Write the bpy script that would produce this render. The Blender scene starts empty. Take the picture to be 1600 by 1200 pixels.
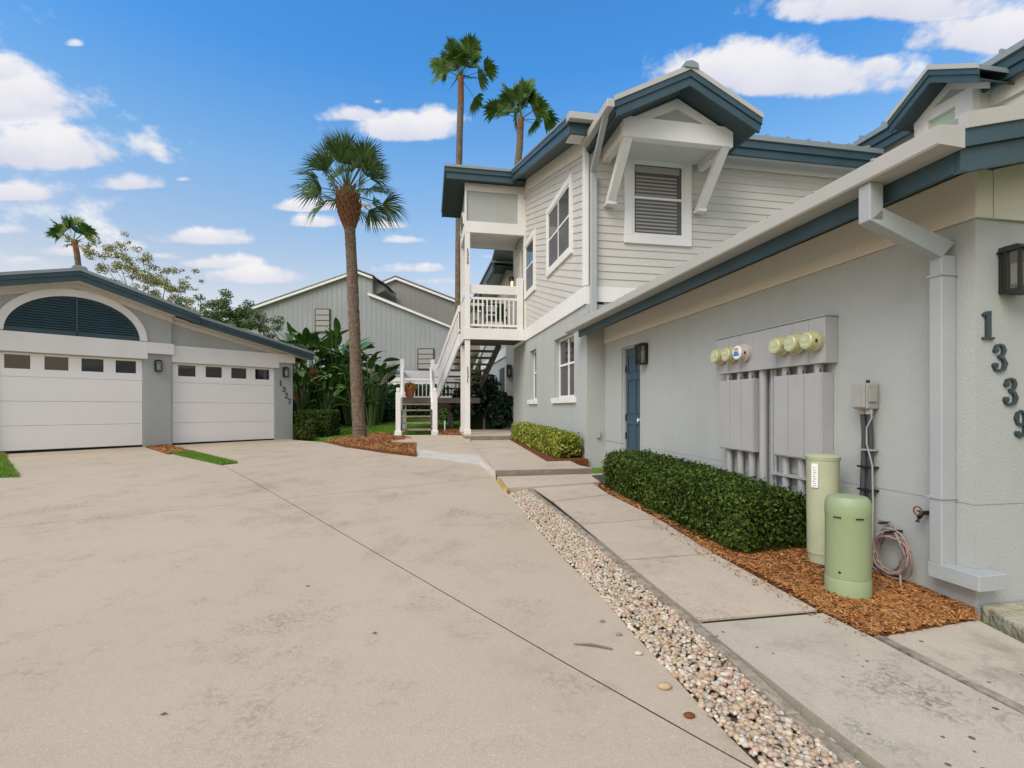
import bpy, math, random
import numpy as np
random.seed(7); rng = np.random.default_rng(7)
S = bpy.context.scene
C = S.collection
F = 790.0; HZ = 637.0; CH = 1.2

# ------------------------------------------------------------------ camera
cd = bpy.data.cameras.new('camera'); cam = bpy.data.objects.new('camera', cd); C.objects.link(cam)
cam.location = (0, 0, CH); cam.rotation_euler = (math.radians(90), 0, 0)
cd.sensor_width = 36; cd.lens = F/1600*36; cd.shift_y = -(600-HZ)/1600
cd.clip_start = .05; cd.clip_end = 2000
S.camera = cam
# ------------------------------------------------------------------ sky
SUN_EL, SUN_AZ = 46, 217      # azimuth the light comes from, degrees clockwise from +Y
W = bpy.data.worlds.new('World'); S.world = W; W.use_nodes = True
nt = W.node_tree; N = nt.nodes; LK = nt.links
for n_ in list(N): N.remove(n_)
out = N.new('ShaderNodeOutputWorld'); bg = N.new('ShaderNodeBackground')
bg.inputs['Strength'].default_value = .10
LK.new(bg.outputs[0], out.inputs[0])
sky = N.new('ShaderNodeTexSky'); sky.sky_type = 'NISHITA'; sky.sun_disc = False
sky.sun_elevation = math.radians(SUN_EL); sky.sun_rotation = math.radians(SUN_AZ)
sky.air_density = 1.0; sky.dust_density = 1.2; sky.ozone_density = 1.6; sky.altitude = 0
tc = N.new('ShaderNodeTexCoord')
def mth(op, a, b=None, c=None, tree=nt, clamp=False):
    m = tree.nodes.new('ShaderNodeMath'); m.operation = op; m.use_clamp = clamp
    for i, x in enumerate((a, b, c)):
        if x is None: continue
        if isinstance(x, (int, float)): m.inputs[i].default_value = x
        else: tree.links.new(x, m.inputs[i])
    return m.outputs[0]
def dotn(vec, v):
    d = N.new('ShaderNodeVectorMath'); d.operation = 'DOT_PRODUCT'
    LK.new(vec, d.inputs[0]); d.inputs[1].default_value = v
    return d.outputs['Value']
cn = N.new('ShaderNodeTexNoise'); cn.inputs['Scale'].default_value = 10; cn.inputs['Detail'].default_value = 9
cn.inputs['Roughness'].default_value = .58
mp = N.new('ShaderNodeMapping'); mp.inputs['Scale'].default_value = (1, 1, 1.6)
LK.new(tc.outputs['Generated'], mp.inputs[0]); LK.new(mp.outputs[0], cn.inputs['Vector'])
sep_ = N.new('ShaderNodeSeparateXYZ'); LK.new(tc.outputs['Generated'], sep_.inputs[0])
def sepd(i): return sep_.outputs[i]
def fill_cloud(d, ra, rb, amt=1.0):
    d = np.array(d, float); d /= np.linalg.norm(d)
    r = np.cross(d, (0, 0, 1)); r /= np.linalg.norm(r); u = np.cross(r, d)
    g = tc.outputs['Generated']
    a = mth('MULTIPLY', dotn(g, tuple(r)), 1/ra); b = mth('MULTIPLY', dotn(g, tuple(u)), 1/rb)
    # flat base: the lower half falls off faster
    bl = mth('MINIMUM', b, 0.0); b2 = mth('MULTIPLY_ADD', bl, .9, b)
    q = mth('ADD', mth('MULTIPLY', a, a), mth('MULTIPLY', b2, b2))
    front = mth('GREATER_THAN', dotn(g, tuple(d)), 0.3)
    return mth('MULTIPLY', mth('SUBTRACT', amt, mth('SQRT', q)), front), front
def pdir(px, py): return ((px-800)/F, 1.0, (HZ-py)/F)
CL = [(-60,165,215,62,1.15),(50,160,110,32,.9),(40,240,165,46,1.2),(20,302,80,24,1.05),(0,115,60,34,1.0),(205,286,70,22,1.0),(285,281,26,8,.7),(300,373,82,19,1.05),
      (0,360,60,17,.9),(95,392,120,26,.62),(565,178,60,24,.85),(590,158,26,12,.7),(640,204,78,30,1.15),(490,322,60,14,.9),(500,348,50,13,.9),(600,352,48,11,.8),
      (625,376,52,10,.85),(560,322,38,10,.7),(330,412,90,18,.8),(400,432,120,26,.7),(250,400,70,14,.7),(640,420,90,16,.6),(215,385,70,18,.6),(40,405,80,18,.55),(690,440,80,14,.45),
      (1205,122,185,50,1.15),(1120,118,110,42,1.0),(1375,103,48,22,.85),(1410,12,190,42,1.15),(1560,55,130,45,1.1),(120,68,24,12,.7),(760,400,60,12,.4)]
dens = None
def addc(c):
    global dens
    dens = c if dens is None else mth('MAXIMUM', dens, c)
yv = mth('MAXIMUM', sepd(1), .02); qx, qz = mth('DIVIDE', sepd(0), yv), mth('DIVIDE', sepd(2), yv)
fr_mask = mth('MULTIPLY', mth('LESS_THAN', sepd(1), .12), -6.0); lit = None
for px, py, rx, ry, am in CL:
    a_ = mth('MULTIPLY_ADD', qx, F/rx, -(px-800)/rx); b_ = mth('MULTIPLY_ADD', qz, F/ry, -(HZ-py)/ry)
    b2_ = mth('MULTIPLY_ADD', mth('MINIMUM', mth('ADD', b_, .25), 0.0), 1.6, b_)
    q_ = mth('SUBTRACT', am, mth('SQRT', mth('MULTIPLY_ADD', a_, a_, mth('MULTIPLY', b2_, b2_))))
    l_ = mth('MULTIPLY_ADD', b_, .45, q_); dens = q_ if dens is None else mth('MAXIMUM', dens, q_); lit = l_ if lit is None else mth('MAXIMUM', lit, l_)
shade_ = mth('SUBTRACT', lit, dens); dens = mth('ADD', dens, fr_mask)
for i in range(20):                      # larger unseen clouds added outside the view to raise neutral ambient light
    az = random.uniform(62, 298); el = random.uniform(6, 78)
    d = (math.sin(math.radians(az))*math.cos(math.radians(el)), math.cos(math.radians(az))*math.cos(math.radians(el)), math.sin(math.radians(el)))
    c_, f_ = fill_cloud(d, random.uniform(.28, .6), random.uniform(.12, .3), random.uniform(.95, 1.2))
    addc(mth('ADD', c_, mth('MULTIPLY', mth('SUBTRACT', f_, 1.0), 5.0)))
nz = mth('MULTIPLY', mth('SUBTRACT', cn.outputs['Fac'], .5), 2.9)
cm = mth('ADD', dens, nz)
mr = N.new('ShaderNodeMapRange'); mr.interpolation_type = 'SMOOTHSTEP'
LK.new(cm, mr.inputs[0]); mr.inputs[1].default_value = -.05; mr.inputs[2].default_value = .55; mr.inputs[4].default_value = .93
cr = N.new('ShaderNodeMapRange'); LK.new(mth('MULTIPLY_ADD', cn.outputs['Fac'], .9, mth('ADD', shade_, -.45)), cr.inputs[0]); cr.inputs[1].default_value = -.25; cr.inputs[2].default_value = .38
cc = N.new('ShaderNodeMix'); cc.data_type = 'RGBA'; LK.new(cr.outputs[0], cc.inputs['Factor'])
CLOUD_A = (3.55, 3.55, 4.05, 1); CLOUD_B = (4.7, 4.6, 4.6, 1)
cc.inputs['A'].default_value = CLOUD_A; cc.inputs['B'].default_value = CLOUD_B
tint = N.new('ShaderNodeMix'); tint.data_type = 'RGBA'; tint.blend_type = 'MULTIPLY'; tint.inputs['Factor'].default_value = 1
LK.new(sky.outputs[0], tint.inputs['A'])
sx_ = N.new('ShaderNodeSeparateXYZ'); LK.new(tc.outputs['Generated'], sx_.inputs[0]); rp = N.new('ShaderNodeValToRGB'); LK.new(sx_.outputs['Z'], rp.inputs[0])
el_ = rp.color_ramp.elements; SKYR = [(0, (1.6, 1.06, .78)), (.22, (1.30, 1.02, .84)), (.40, (.84, 1.10, 1.16)), (.55, (.36, .96, 1.36)), (1, (.28, .85, 1.3))]
el_[0].position = 0; el_[1].position = 1
for p_, c_ in SKYR[1:-1]: el_.new(p_)
for e_, (p_, c_) in zip(el_, SKYR): e_.position = p_; e_.color = (*[x/2 for x in c_], 1)
sc2 = N.new('ShaderNodeVectorMath'); sc2.operation = 'SCALE'; sc2.inputs['Scale'].default_value = 2; LK.new(rp.outputs[0], sc2.inputs[0]); LK.new(sc2.outputs[0], tint.inputs['B'])
mx = N.new('ShaderNodeMix'); mx.data_type = 'RGBA'
LK.new(mr.outputs[0], mx.inputs['Factor']); LK.new(tint.outputs['Result'], mx.inputs['A']); LK.new(cc.outputs['Result'], mx.inputs['B'])
LK.new(mx.outputs['Result'], bg.inputs['Color'])
# ------------------------------------------------------------------ sun
sd = bpy.data.lights.new('sun', 'SUN'); sun = bpy.data.objects.new('sun', sd); C.objects.link(sun)
sd.energy = 1.5; sd.angle = math.radians(38); sd.color = (1, .88, .73)
sun.rotation_euler = (math.radians(90-SUN_EL), 0, math.radians(-SUN_AZ+180))
sun.location = (-10, -10, 20)
S.view_settings.view_transform = 'Standard'; S.view_settings.look = 'None'
S.view_settings.exposure = 1.0; S.view_settings.gamma = 1
S.render.engine = 'CYCLES'

# ================================================================== helpers
class Fr:                                  # a horizontal frame: P(s, n, z)
    def __init__(s, o, e1, e2): s.o = o; s.e1 = e1; s.e2 = e2
    def P(s, a, b, z): return (s.o[0]+a*s.e1[0]+b*s.e2[0], s.o[1]+a*s.e1[1]+b*s.e2[1], z)
    def inv(s, x, y):
        dx, dy = x-s.o[0], y-s.o[1]; return (dx*s.e1[0]+dy*s.e1[1], dx*s.e2[0]+dy*s.e2[1])
BX = (.9829, .1842); AY = (-.1842, .9829)
R = Fr((0, 0), BX, AY)                     # right-hand buildings: P(u, v, z)
L = Fr((-9.25, 12.71), (.6557, .7551), (-.7551, .6557))     # garage on the left: P(s, n, z)
WD = Fr((0, 0), (1, 0), (0, 1))
class MB:
    def __init__(s): s.v = []; s.f = []
    def add(s, vs, fs):
        k = len(s.v); s.v += [tuple(p) for p in vs]; s.f += [tuple(i+k for i in f) for f in fs]; return s
    def box(s, fr, a0, a1, b0, b1, z0, z1):
        P = fr.P
        return s.add([P(a0,b0,z0),P(a1,b0,z0),P(a1,b1,z0),P(a0,b1,z0),P(a0,b0,z1),P(a1,b0,z1),P(a1,b1,z1),P(a0,b1,z1)],
                     [(3,2,1,0),(4,5,6,7),(0,1,5,4),(1,2,6,5),(2,3,7,6),(3,0,4,7)])
    def prism(s, poly, vec):
        n = len(poly); q = [tuple(p[i]+vec[i] for i in range(3)) for p in poly]
        return s.add(list(poly)+q, [tuple(range(n))[::-1], tuple(range(n, 2*n))]+[(i, (i+1) % n, n+(i+1) % n, n+i) for i in range(n)])
    def loft(s, pa, pb):
        n = len(pa)
        return s.add(list(pa)+list(pb), [tuple(range(n))[::-1], tuple(range(n, 2*n))]+[(i, (i+1) % n, n+(i+1) % n, n+i) for i in range(n)])
    def tube(s, pts, r, seg=8):
        pts = [np.array(p, float) for p in pts]; rs = r if isinstance(r, (list, tuple)) else [r]*len(pts)
        rings = []
        for i, p in enumerate(pts):
            t = pts[min(i+1, len(pts)-1)]-pts[max(i-1, 0)]; t /= (np.linalg.norm(t)+1e-9)
            up = np.array((0, 0, 1.)) if abs(t[2]) < .9 else np.array((1., 0, 0))
            x = np.cross(t, up); x /= np.linalg.norm(x); y = np.cross(x, t)
            rings.append([tuple(p+rs[i]*(math.cos(2*math.pi*k/seg)*x+math.sin(2*math.pi*k/seg)*y)) for k in range(seg)])
        vs = [q for g in rings for q in g]; fs = []
        for i in range(len(rings)-1):
            for k in range(seg):
                a = i*seg+k; b = i*seg+(k+1) % seg; fs.append((a, b, b+seg, a+seg))
        fs.append(tuple(range(seg))[::-1]); fs.append(tuple(range(len(vs)-seg, len(vs))))
        return s.add(vs, fs)
    def lathe(s, c, prof, seg=24):          # prof: (r, z) list, vertical axis
        rings = []
        for r, z in prof: rings += [(c[0]+r*math.cos(2*math.pi*k/seg), c[1]+r*math.sin(2*math.pi*k/seg), c[2]+z) for k in range(seg)]
        fs = []
        for i in range(len(prof)-1):
            for k in range(seg):
                a = i*seg+k; b = i*seg+(k+1) % seg; fs.append((a, b, b+seg, a+seg))
        fs.append(tuple(range(seg))[::-1]); fs.append(tuple(range(len(rings)-seg, len(rings))))
        return s.add(rings, fs)
    def build(s, name, m, parent=None, **k):
        return mesh_obj(name, np.array(s.v, float), s.f, m, parent, **k)
WL = {}
def wloc(o): return np.array(WL.get(o.name, (0, 0, 0)), float)
def setup(o, parent, loc):
    C.objects.link(o); WL[o.name] = tuple(loc)
    if parent is not None:
        o.parent = parent; o.location = tuple(np.array(loc)-wloc(parent))
    else: o.location = tuple(loc)
def mesh_obj(name, V, Fs, m, parent=None, smooth=False, bevel=0, kind=None, label=None, cat=None, group=None, loc=None, autosmooth=None):
    V = np.asarray(V, float)
    if loc is None:
        lo, hi = V.min(0), V.max(0); loc = ((lo[0]+hi[0])/2, (lo[1]+hi[1])/2, lo[2]) if parent is None else tuple((lo+hi)/2)
    me = bpy.data.meshes.new(name)
    V2 = V-np.array(loc)
    if isinstance(Fs, np.ndarray):
        nf, k = Fs.shape
        me.vertices.add(len(V2)); me.vertices.foreach_set('co', V2.astype(np.float32).ravel())
        me.loops.add(nf*k); me.loops.foreach_set('vertex_index', Fs.astype(np.int32).ravel())
        me.polygons.add(nf); me.polygons.foreach_set('loop_start', (np.arange(nf)*k).astype(np.int32))
        me.polygons.foreach_set('loop_total', np.full(nf, k, np.int32))
        me.update(calc_edges=True); me.validate()
    else:
        me.from_pydata([tuple(p) for p in V2], [], Fs); me.update()
    me.materials.append(m)
    if smooth:
        me.polygons.foreach_set('use_smooth', [True]*len(me.polygons))
        if len(me.polygons) < 5000: me.set_sharp_from_angle(angle=math.radians(42))
    o = bpy.data.objects.new(name, me); setup(o, parent, loc)
    if bevel:
        b = o.modifiers.new('bevel', 'BEVEL'); b.width = bevel; b.segments = 2; b.limit_method = 'ANGLE'; b.angle_limit = math.radians(40)
    if kind: o['kind'] = kind
    if label: o['label'] = label
    if cat: o['category'] = cat
    if group: o['group'] = group
    return o
def thing(name, label, cat, loc, group=None):
    o = bpy.data.objects.new(name, None); o.empty_display_size = .2; setup(o, None, loc)
    o['label'] = label; o['category'] = cat
    if group: o['group'] = group
    return o
def box(name, m, parent, fr, a0, a1, b0, b1, z0, z1, **k): return MB().box(fr, a0, a1, b0, b1, z0, z1).build(name, m, parent, **k)
def clip(poly, nx, ny, d):                 # keep nx*x+ny*y<=d
    o = []
    for i in range(len(poly)):
        p, q = poly[i], poly[(i+1) % len(poly)]; a = nx*p[0]+ny*p[1]-d; b = nx*q[0]+ny*q[1]-d
        if a <= 0: o.append(p)
        if a*b < 0:
            t = a/(a-b); o.append((p[0]+t*(q[0]-p[0]), p[1]+t*(q[1]-p[1])))
    return o
# ---- unprojection used while laying things out
def P(px, py, Y): return ((px-800)/F*Y, Y, CH+(HZ-py)*Y/F)
def sstep(a, b, x):
    t = min(1, max(0, (x-a)/(b-a))); return t*t*(3-2*t)
def G(x, y):                               # lie of the land
    pl = .035*(y-2) if y > 2.4 else .035*.4*math.exp((y-2.4)*2.5)
    if y > 20: pl = .63
    w = sstep(2.0, 7.0, -x); lo = .25*(1-math.exp(-max(pl, 0)*5.5)) if pl > 0 else 0
    if y > 17: lo = lo+(pl-lo)*sstep(17, 24, y)
    return (1-w)*pl+w*lo
def gp(px, py, dz=0):                      # pixel -> plan point on the ground
    t = (px-800)/F; k = (HZ-py)/F; lo, hi = .3, 60
    for _ in range(50):
        m = (lo+hi)/2
        if CH+k*m > G(t*m, m)+dz: lo = m
        else: hi = m
    return (t*lo, lo)
def gps(l, dz=0): return [gp(a, b, dz) for a, b in l]
def onU(px, py, u):
    t = (px-800)/F; Y = u/(t*BX[0]+BX[1]); return (Y*(t*AY[0]+AY[1]), CH+(HZ-py)*Y/F)
def onV(px, py, v):
    t = (px-800)/F; Y = v/(t*AY[0]+AY[1]); return (Y*(t*BX[0]+BX[1]), CH+(HZ-py)*Y/F)

# ================================================================== materials
def mat(name, col, rough=.7, metal=0, bump=0, bscale=60, var=0, vscale=2, vcol=None, spec=.4, coat=0, bdist=.004):
    m = bpy.data.materials.new(name); m.use_nodes = True; t = m.node_tree; p = t.nodes['Principled BSDF']
    p.inputs['Base Color'].default_value = (*col, 1); p.inputs['Roughness'].default_value = rough
    p.inputs['Metallic'].default_value = metal; p.inputs['Specular IOR Level'].default_value = spec
    g = t.nodes.new('ShaderNodeNewGeometry')
    if var:
        n = t.nodes.new('ShaderNodeTexNoise'); n.inputs['Scale'].default_value = vscale; n.inputs['Detail'].default_value = 6; n.inputs['Roughness'].default_value = .6
        t.links.new(g.outputs['Position'], n.inputs['Vector'])
        r = t.nodes.new('ShaderNodeMapRange'); r.inputs[1].default_value = .3; r.inputs[2].default_value = .72; t.links.new(n.outputs['Fac'], r.inputs[0])
        x = t.nodes.new('ShaderNodeMix'); x.data_type = 'RGBA'; t.links.new(r.outputs[0], x.inputs['Factor'])
        vc = vcol or tuple(c*(1-var) for c in col)
        x.inputs['A'].default_value = (*col, 1); x.inputs['B'].default_value = (*vc, 1)
        t.links.new(x.outputs['Result'], p.inputs['Base Color'])
    if bump:
        n = t.nodes.new('ShaderNodeTexNoise'); n.inputs['Scale'].default_value = bscale; n.inputs['Detail'].default_value = 4
        t.links.new(g.outputs['Position'], n.inputs['Vector'])
        b = t.nodes.new('ShaderNodeBump'); b.inputs['Strength'].default_value = bump; b.inputs['Distance'].default_value = bdist
        t.links.new(n.outputs['Fac'], b.inputs['Height']); t.links.new(b.outputs[0], p.inputs['Normal'])
    return m
def island_mat(name, cols, rough=.6, trans=0, spec=.3, vscale=1.5, bump=0):
    m = bpy.data.materials.new(name); m.use_nodes = True; t = m.node_tree; p = t.nodes['Principled BSDF']
    g = t.nodes.new('ShaderNodeNewGeometry'); r = t.nodes.new('ShaderNodeValToRGB'); e = r.color_ramp.elements
    e[0].position = 0; e[0].color = (*cols[0], 1); e[1].position = 1; e[1].color = (*cols[-1], 1)
    for i, c in enumerate(cols[1:-1]): q = e.new((i+1)/(len(cols)-1)); q.color = (*c, 1)
    n = t.nodes.new('ShaderNodeTexNoise'); n.inputs['Scale'].default_value = vscale; t.links.new(g.outputs['Position'], n.inputs['Vector'])
    a = mth('MULTIPLY_ADD', n.outputs['Fac'], .8, -.4, tree=t); oi = t.nodes.new('ShaderNodeObjectInfo'); src = g.outputs['Random Per Island']
    if name in ('river_pebbles',): src = mth('FRACT', mth('ADD', src, oi.outputs['Random'], tree=t), tree=t)
    b = mth('ADD', src, a, tree=t, clamp=True)
    t.links.new(b, r.inputs[0]); t.links.new(r.outputs[0], p.inputs['Base Color'])
    p.inputs['Roughness'].default_value = rough; p.inputs['Specular IOR Level'].default_value = spec
    if trans:
        tr = t.nodes.new('ShaderNodeBsdfTranslucent'); t.links.new(r.outputs[0], tr.inputs['Color'])
        mx_ = t.nodes.new('ShaderNodeMixShader'); mx_.inputs[0].default_value = trans
        t.links.new(p.outputs[0], mx_.inputs[1]); t.links.new(tr.outputs[0], mx_.inputs[2])
        t.links.new(mx_.outputs[0], t.nodes['Material Output'].inputs['Surface'])
    return m
def concrete(name, c1, c2, stain, sscale=.55, pits=.5, seed=0, st=1.0):
    m = bpy.data.materials.new(name); m.use_nodes = True; t = m.node_tree; p = t.nodes['Principled BSDF']
    g = t.nodes.new('ShaderNodeNewGeometry'); of = t.nodes.new('ShaderNodeVectorMath'); of.operation = 'ADD'; of.inputs[1].default_value = (seed*3.1, seed*7.7, 0)
    t.links.new(g.outputs['Position'], of.inputs[0]); V = of.outputs[0]
    def noise(sc, det, ro=.6, dist=0):
        n = t.nodes.new('ShaderNodeTexNoise'); n.inputs['Scale'].default_value = sc; n.inputs['Detail'].default_value = det
        n.inputs['Roughness'].default_value = ro; n.inputs['Distortion'].default_value = dist; t.links.new(V, n.inputs['Vector']); return n.outputs['Fac']
    def mixc(f, a, b, bt='MIX'):
        x = t.nodes.new('ShaderNodeMix'); x.data_type = 'RGBA'; x.blend_type = bt
        for s_, q in (('Factor', f), ('A', a), ('B', b)):
            if isinstance(q, tuple): x.inputs[s_].default_value = (*q, 1)
            elif isinstance(q, (int, float)): x.inputs[s_].default_value = q
            else: t.links.new(q, x.inputs[s_])
        return x.outputs['Result']
    def ramp(f, a, b, hi=1.0):
        r = t.nodes.new('ShaderNodeMapRange'); r.interpolation_type = 'SMOOTHSTEP'; t.links.new(f, r.inputs[0])
        r.inputs[1].default_value = a; r.inputs[2].default_value = b; r.inputs[4].default_value = hi; return r.outputs[0]
    base = mixc(ramp(noise(.35, 5), .35, .65), c1, c2)
    s1 = mth('MULTIPLY', ramp(noise(sscale, 10, .68, .6), .48, .68), ramp(noise(3.3, 8, .8), .4, .6), tree=t)
    base = mixc(mth('MULTIPLY', s1, .5*st, tree=t), base, stain)
    s2 = mth('MULTIPLY', ramp(noise(1.3, 8, .75), .48, .68), ramp(noise(38, 5, .8), .42, .60), tree=t)
    base = mixc(mth('MULTIPLY', s2, .62*st, tree=t), base, tuple(c*.55 for c in stain))
    base = mixc(ramp(noise(140, 3, .7), .3, .7, .42), base, tuple(c*.62 for c in c1))
    base = mixc(ramp(noise(95, 2, .5), .62, .74, .3), base, (.75, .70, .62))
    vo = t.nodes.new('ShaderNodeTexVoronoi'); vo.inputs['Scale'].default_value = 20; t.links.new(V, vo.inputs['Vector'])
    pr = t.nodes.new('ShaderNodeSeparateColor'); t.links.new(vo.outputs['Color'], pr.inputs[0])
    rad = mth('MULTIPLY', mth('SUBTRACT', pr.outputs[0], 1-pits*.30, tree=t), .85, tree=t)
    pit = mth('MULTIPLY', mth('LESS_THAN', vo.outputs['Distance'], rad, tree=t), .8, tree=t)
    base = mixc(pit, base, (.05, .043, .035))
    t.links.new(base, p.inputs['Base Color']); p.inputs['Roughness'].default_value = .85; p.inputs['Specular IOR Level'].default_value = .25
    b = t.nodes.new('ShaderNodeBump'); b.inputs['Strength'].default_value = .45; b.inputs['Distance'].default_value = .004
    h = mth('SUBTRACT', mth('ADD', noise(170, 3), mth('MULTIPLY', noise(9, 4), 1.2, tree=t), tree=t), pit, tree=t)
    t.links.new(h, b.inputs['Height']); t.links.new(b.outputs[0], p.inputs['Normal'])
    return m
M = {}
M['stucco'] = mat('stucco_grey', (.40, .423, .41), .9, bump=.6, bscale=95, var=.1, vscale=1.1, spec=.2, bdist=.006)
t_ = M['stucco'].node_tree; p_ = t_.nodes['Principled BSDF']; g_ = t_.nodes.new('ShaderNodeNewGeometry'); mp_ = t_.nodes.new('ShaderNodeMapping'); mp_.inputs['Scale'].default_value = (5, 5, .8)
n_ = t_.nodes.new('ShaderNodeTexNoise'); n_.inputs['Scale'].default_value = 1; n_.inputs['Detail'].default_value = 7; t_.links.new(g_.outputs['Position'], mp_.inputs[0]); t_.links.new(mp_.outputs[0], n_.inputs['Vector'])
r_ = t_.nodes.new('ShaderNodeMapRange'); r_.inputs[1].default_value = .5; r_.inputs[2].default_value = .8; r_.inputs[4].default_value = .22; t_.links.new(n_.outputs['Fac'], r_.inputs[0])
x_ = t_.nodes.new('ShaderNodeMix'); x_.data_type = 'RGBA'; t_.links.new(r_.outputs[0], x_.inputs['Factor']); t_.links.new(p_.inputs['Base Color'].links[0].from_socket, x_.inputs['A']); x_.inputs['B'].default_value = (.27, .275, .25, 1)
t_.links.new(x_.outputs['Result'], p_.inputs['Base Color'])
M['stucco_cream'] = mat('stucco_cream', (.60, .575, .50), .9, bump=.5, bscale=95, var=.06, vscale=1.5, spec=.2, bdist=.006)
M['white'] = mat('white_paint', (.73, .72, .70), .55, bump=.12, bscale=40, var=.09, vscale=2.3)
M['warmwhite'] = mat('frieze_paint', (.61, .60, .565), .6, bump=.12, bscale=40, var=.07, vscale=2)
M['siding'] = mat('siding_paint', (.535, .52, .475), .6, bump=.15, bscale=30, var=.08, vscale=1.7)
M['teal'] = mat('teal_paint', (.036, .078, .097), .45, bump=.1, bscale=30, var=.28, vscale=2.5)
M['tealdark'] = mat('teal_paint_soffit', (.035, .06, .065), .5, var=.2)
M['louver'] = mat('teal_louver_paint', (.016, .045, .062), .5, var=.2)
M['gutter'] = mat('gutter_paint', (.43, .425, .395), .45, bump=.08, bscale=12, var=.08, vscale=3)
M['downspout'] = mat('downspout_paint', (.36, .385, .39), .45, bump=.08, bscale=12, var=.1, vscale=3)
M['metalroof'] = mat('metal_roof', (.27, .31, .32), .4, metal=.3, var=.15)
M['door'] = mat('blue_door_paint', (.04, .08, .115), .45, bump=.05, var=.1)
M['garage_door'] = mat('garage_door_paint', (.82, .81, .79), .5, bump=.3, bscale=260, var=.04, vscale=1, bdist=.002)
M['glass'] = mat('window_glass', (.03, .033, .035), .06, spec=.6)
M['screen'] = mat('screened_glass', (.085, .085, .085), .4, spec=.5, var=.3, vscale=3)
M['paneleft'] = mat('garage_glass', (.012, .014, .016), .04, spec=.8)
M['blind'] = mat('white_blinds', (.30, .29, .275), .5)
M['black'] = mat('black_metal', (.012, .012, .012), .4, spec=.5)
M['bronze'] = mat('bronze_metal', (.014, .013, .011), .45, spec=.5)
M['digit'] = mat('dark_teal_numbers', (.022, .045, .055), .35, spec=.5)
M['meterbox'] = mat('meter_box_paint', (.375, .38, .38), .45, bump=.06, bscale=20, var=.08, vscale=4)
M['conduit'] = mat('conduit_paint', (.35, .355, .36), .45, var=.1, vscale=8)
M['meterglass'] = mat('meter_cover', (.52, .51, .28), .25, spec=.5, var=.15, vscale=30)
M['meterwhite'] = mat('meter_housing', (.5, .47, .42), .4)
M['meterring'] = mat('meter_ring', (.42, .40, .27), .4)
M['lblue'] = mat('blue_label', (.03, .16, .42), .5); M['lwhite'] = mat('white_label', (.75, .75, .75), .5); M['lred'] = mat('red_label', (.5, .12, .1), .5)
M['lgrn'] = mat('pale_label_and_glint', (.45, .55, .42), .5)
M['pedgreen'] = mat('pale_green_plastic', (.255, .32, .18), .5, bump=.12, bscale=70, var=.1, vscale=9, vcol=(.255, .32, .175))
M['pedpale'] = mat('weathered_pale_green', (.43, .44, .31), .55, bump=.12, bscale=70, var=.12, vscale=4, vcol=(.33, .37, .23))
M['cablegrey'] = mat('grey_cable', (.3, .26, .24), .5, var=.2, vscale=20); M['cablepink'] = mat('dusty_pink_cable', (.33, .22, .19), .5, var=.3, vscale=15)
M['conduitblack'] = mat('dark_conduit', (.05, .055, .06), .4); M['boxgrey'] = mat('grey_plastic', (.33, .33, .31), .45, var=.12, vscale=12)
M['timber'] = mat('weathered_timber', (.42, .35, .265), .85, bump=.9, bscale=35, var=.72, vscale=16, bdist=.01)
M['timberdark'] = mat('dark_weathered_wood', (.13, .11, .088), .85, bump=.4, bscale=45, var=.45, vscale=5)
M['yellow'] = mat('yellow_stone', (.48, .33, .1), .8, var=.4, vscale=15)
M['drive'] = concrete('driveway_concrete', (.525, .425, .315), (.48, .395, .288), (.235, .20, .145), .5, .06)
M['walk'] = concrete('walkway_concrete', (.555, .455, .35), (.505, .415, .315), (.26, .22, .165), .8, .6, 3)
M['walkdirty'] = concrete('stained_walkway_concrete', (.52, .45, .35), (.45, .39, .30), (.14, .125, .10), .9, .9, 5, 1.5)
M['kerb'] = mat('painted_kerb', (.50, .475, .425), .8, bump=.3, bscale=60, var=.2, vscale=4)
M['riser'] = mat('concrete_edge', (.27, .235, .18), .9, bump=.4, bscale=60, var=.4, vscale=5)
M['mossy'] = mat('mossy_stone', (.46, .43, .35), .95, bump=.9, bscale=30, var=.6, vscale=5, vcol=(.20, .17, .08), bdist=.02)
M['soil'] = mat('dark_soil', (.045, .035, .025), 1, bump=.6, bscale=40, var=.4, vscale=6)
M['joint'] = mat('joint_dirt', (.018, .014, .01), 1)
M['gravelsoil'] = mat('sandy_soil', (.13, .095, .06), 1, bump=.6, bscale=60, var=.6, vscale=14)
M['grassbase'] = mat('grass_base', (.10, .19, .025), 1, bump=.5, bscale=30, var=.3, vscale=3)
M['grass'] = island_mat('grass_blades', [(.10, .21, .02), (.16, .31, .03), (.22, .36, .05)], .6, .3)
M['mulchbase'] = mat('mulch_base', (.22, .075, .02), 1, bump=.9, bscale=60, var=.75, vscale=22, bdist=.02)
M['mulch'] = island_mat('mulch_chips', [(.07, .028, .012), (.23, .085, .022), (.37, .15, .04), (.46, .235, .09), (.29, .11, .03)], .9)
M['pebble'] = island_mat('river_pebbles', [(.46, .38, .28), (.56, .49, .39), (.38, .27, .19), (.52, .40, .29), (.28, .24, .19), (.62, .57, .48), (.44, .33, .18), (.50, .33, .25)], .6)
M['box'] = island_mat('boxwood_leaves', [(.014, .026, .004), (.036, .062, .008), (.068, .11, .015), (.115, .175, .028)], .6, .25, .2, 2.5)
M['boxcore'] = mat('hedge_shade', (.008, .016, .006), 1)  # near-black: painted shade inside hedges, plain black on small parts
M['golden'] = island_mat('golden_leaves', [(.06, .11, .012), (.19, .24, .02), (.32, .34, .04), (.42, .42, .10)], .5, .3, .3, 4)
M['darkleaf'] = island_mat('dark_shrub_leaves', [(.004, .016, .007), (.009, .030, .012), (.017, .05, .018)], .4, .15, .5)
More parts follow.
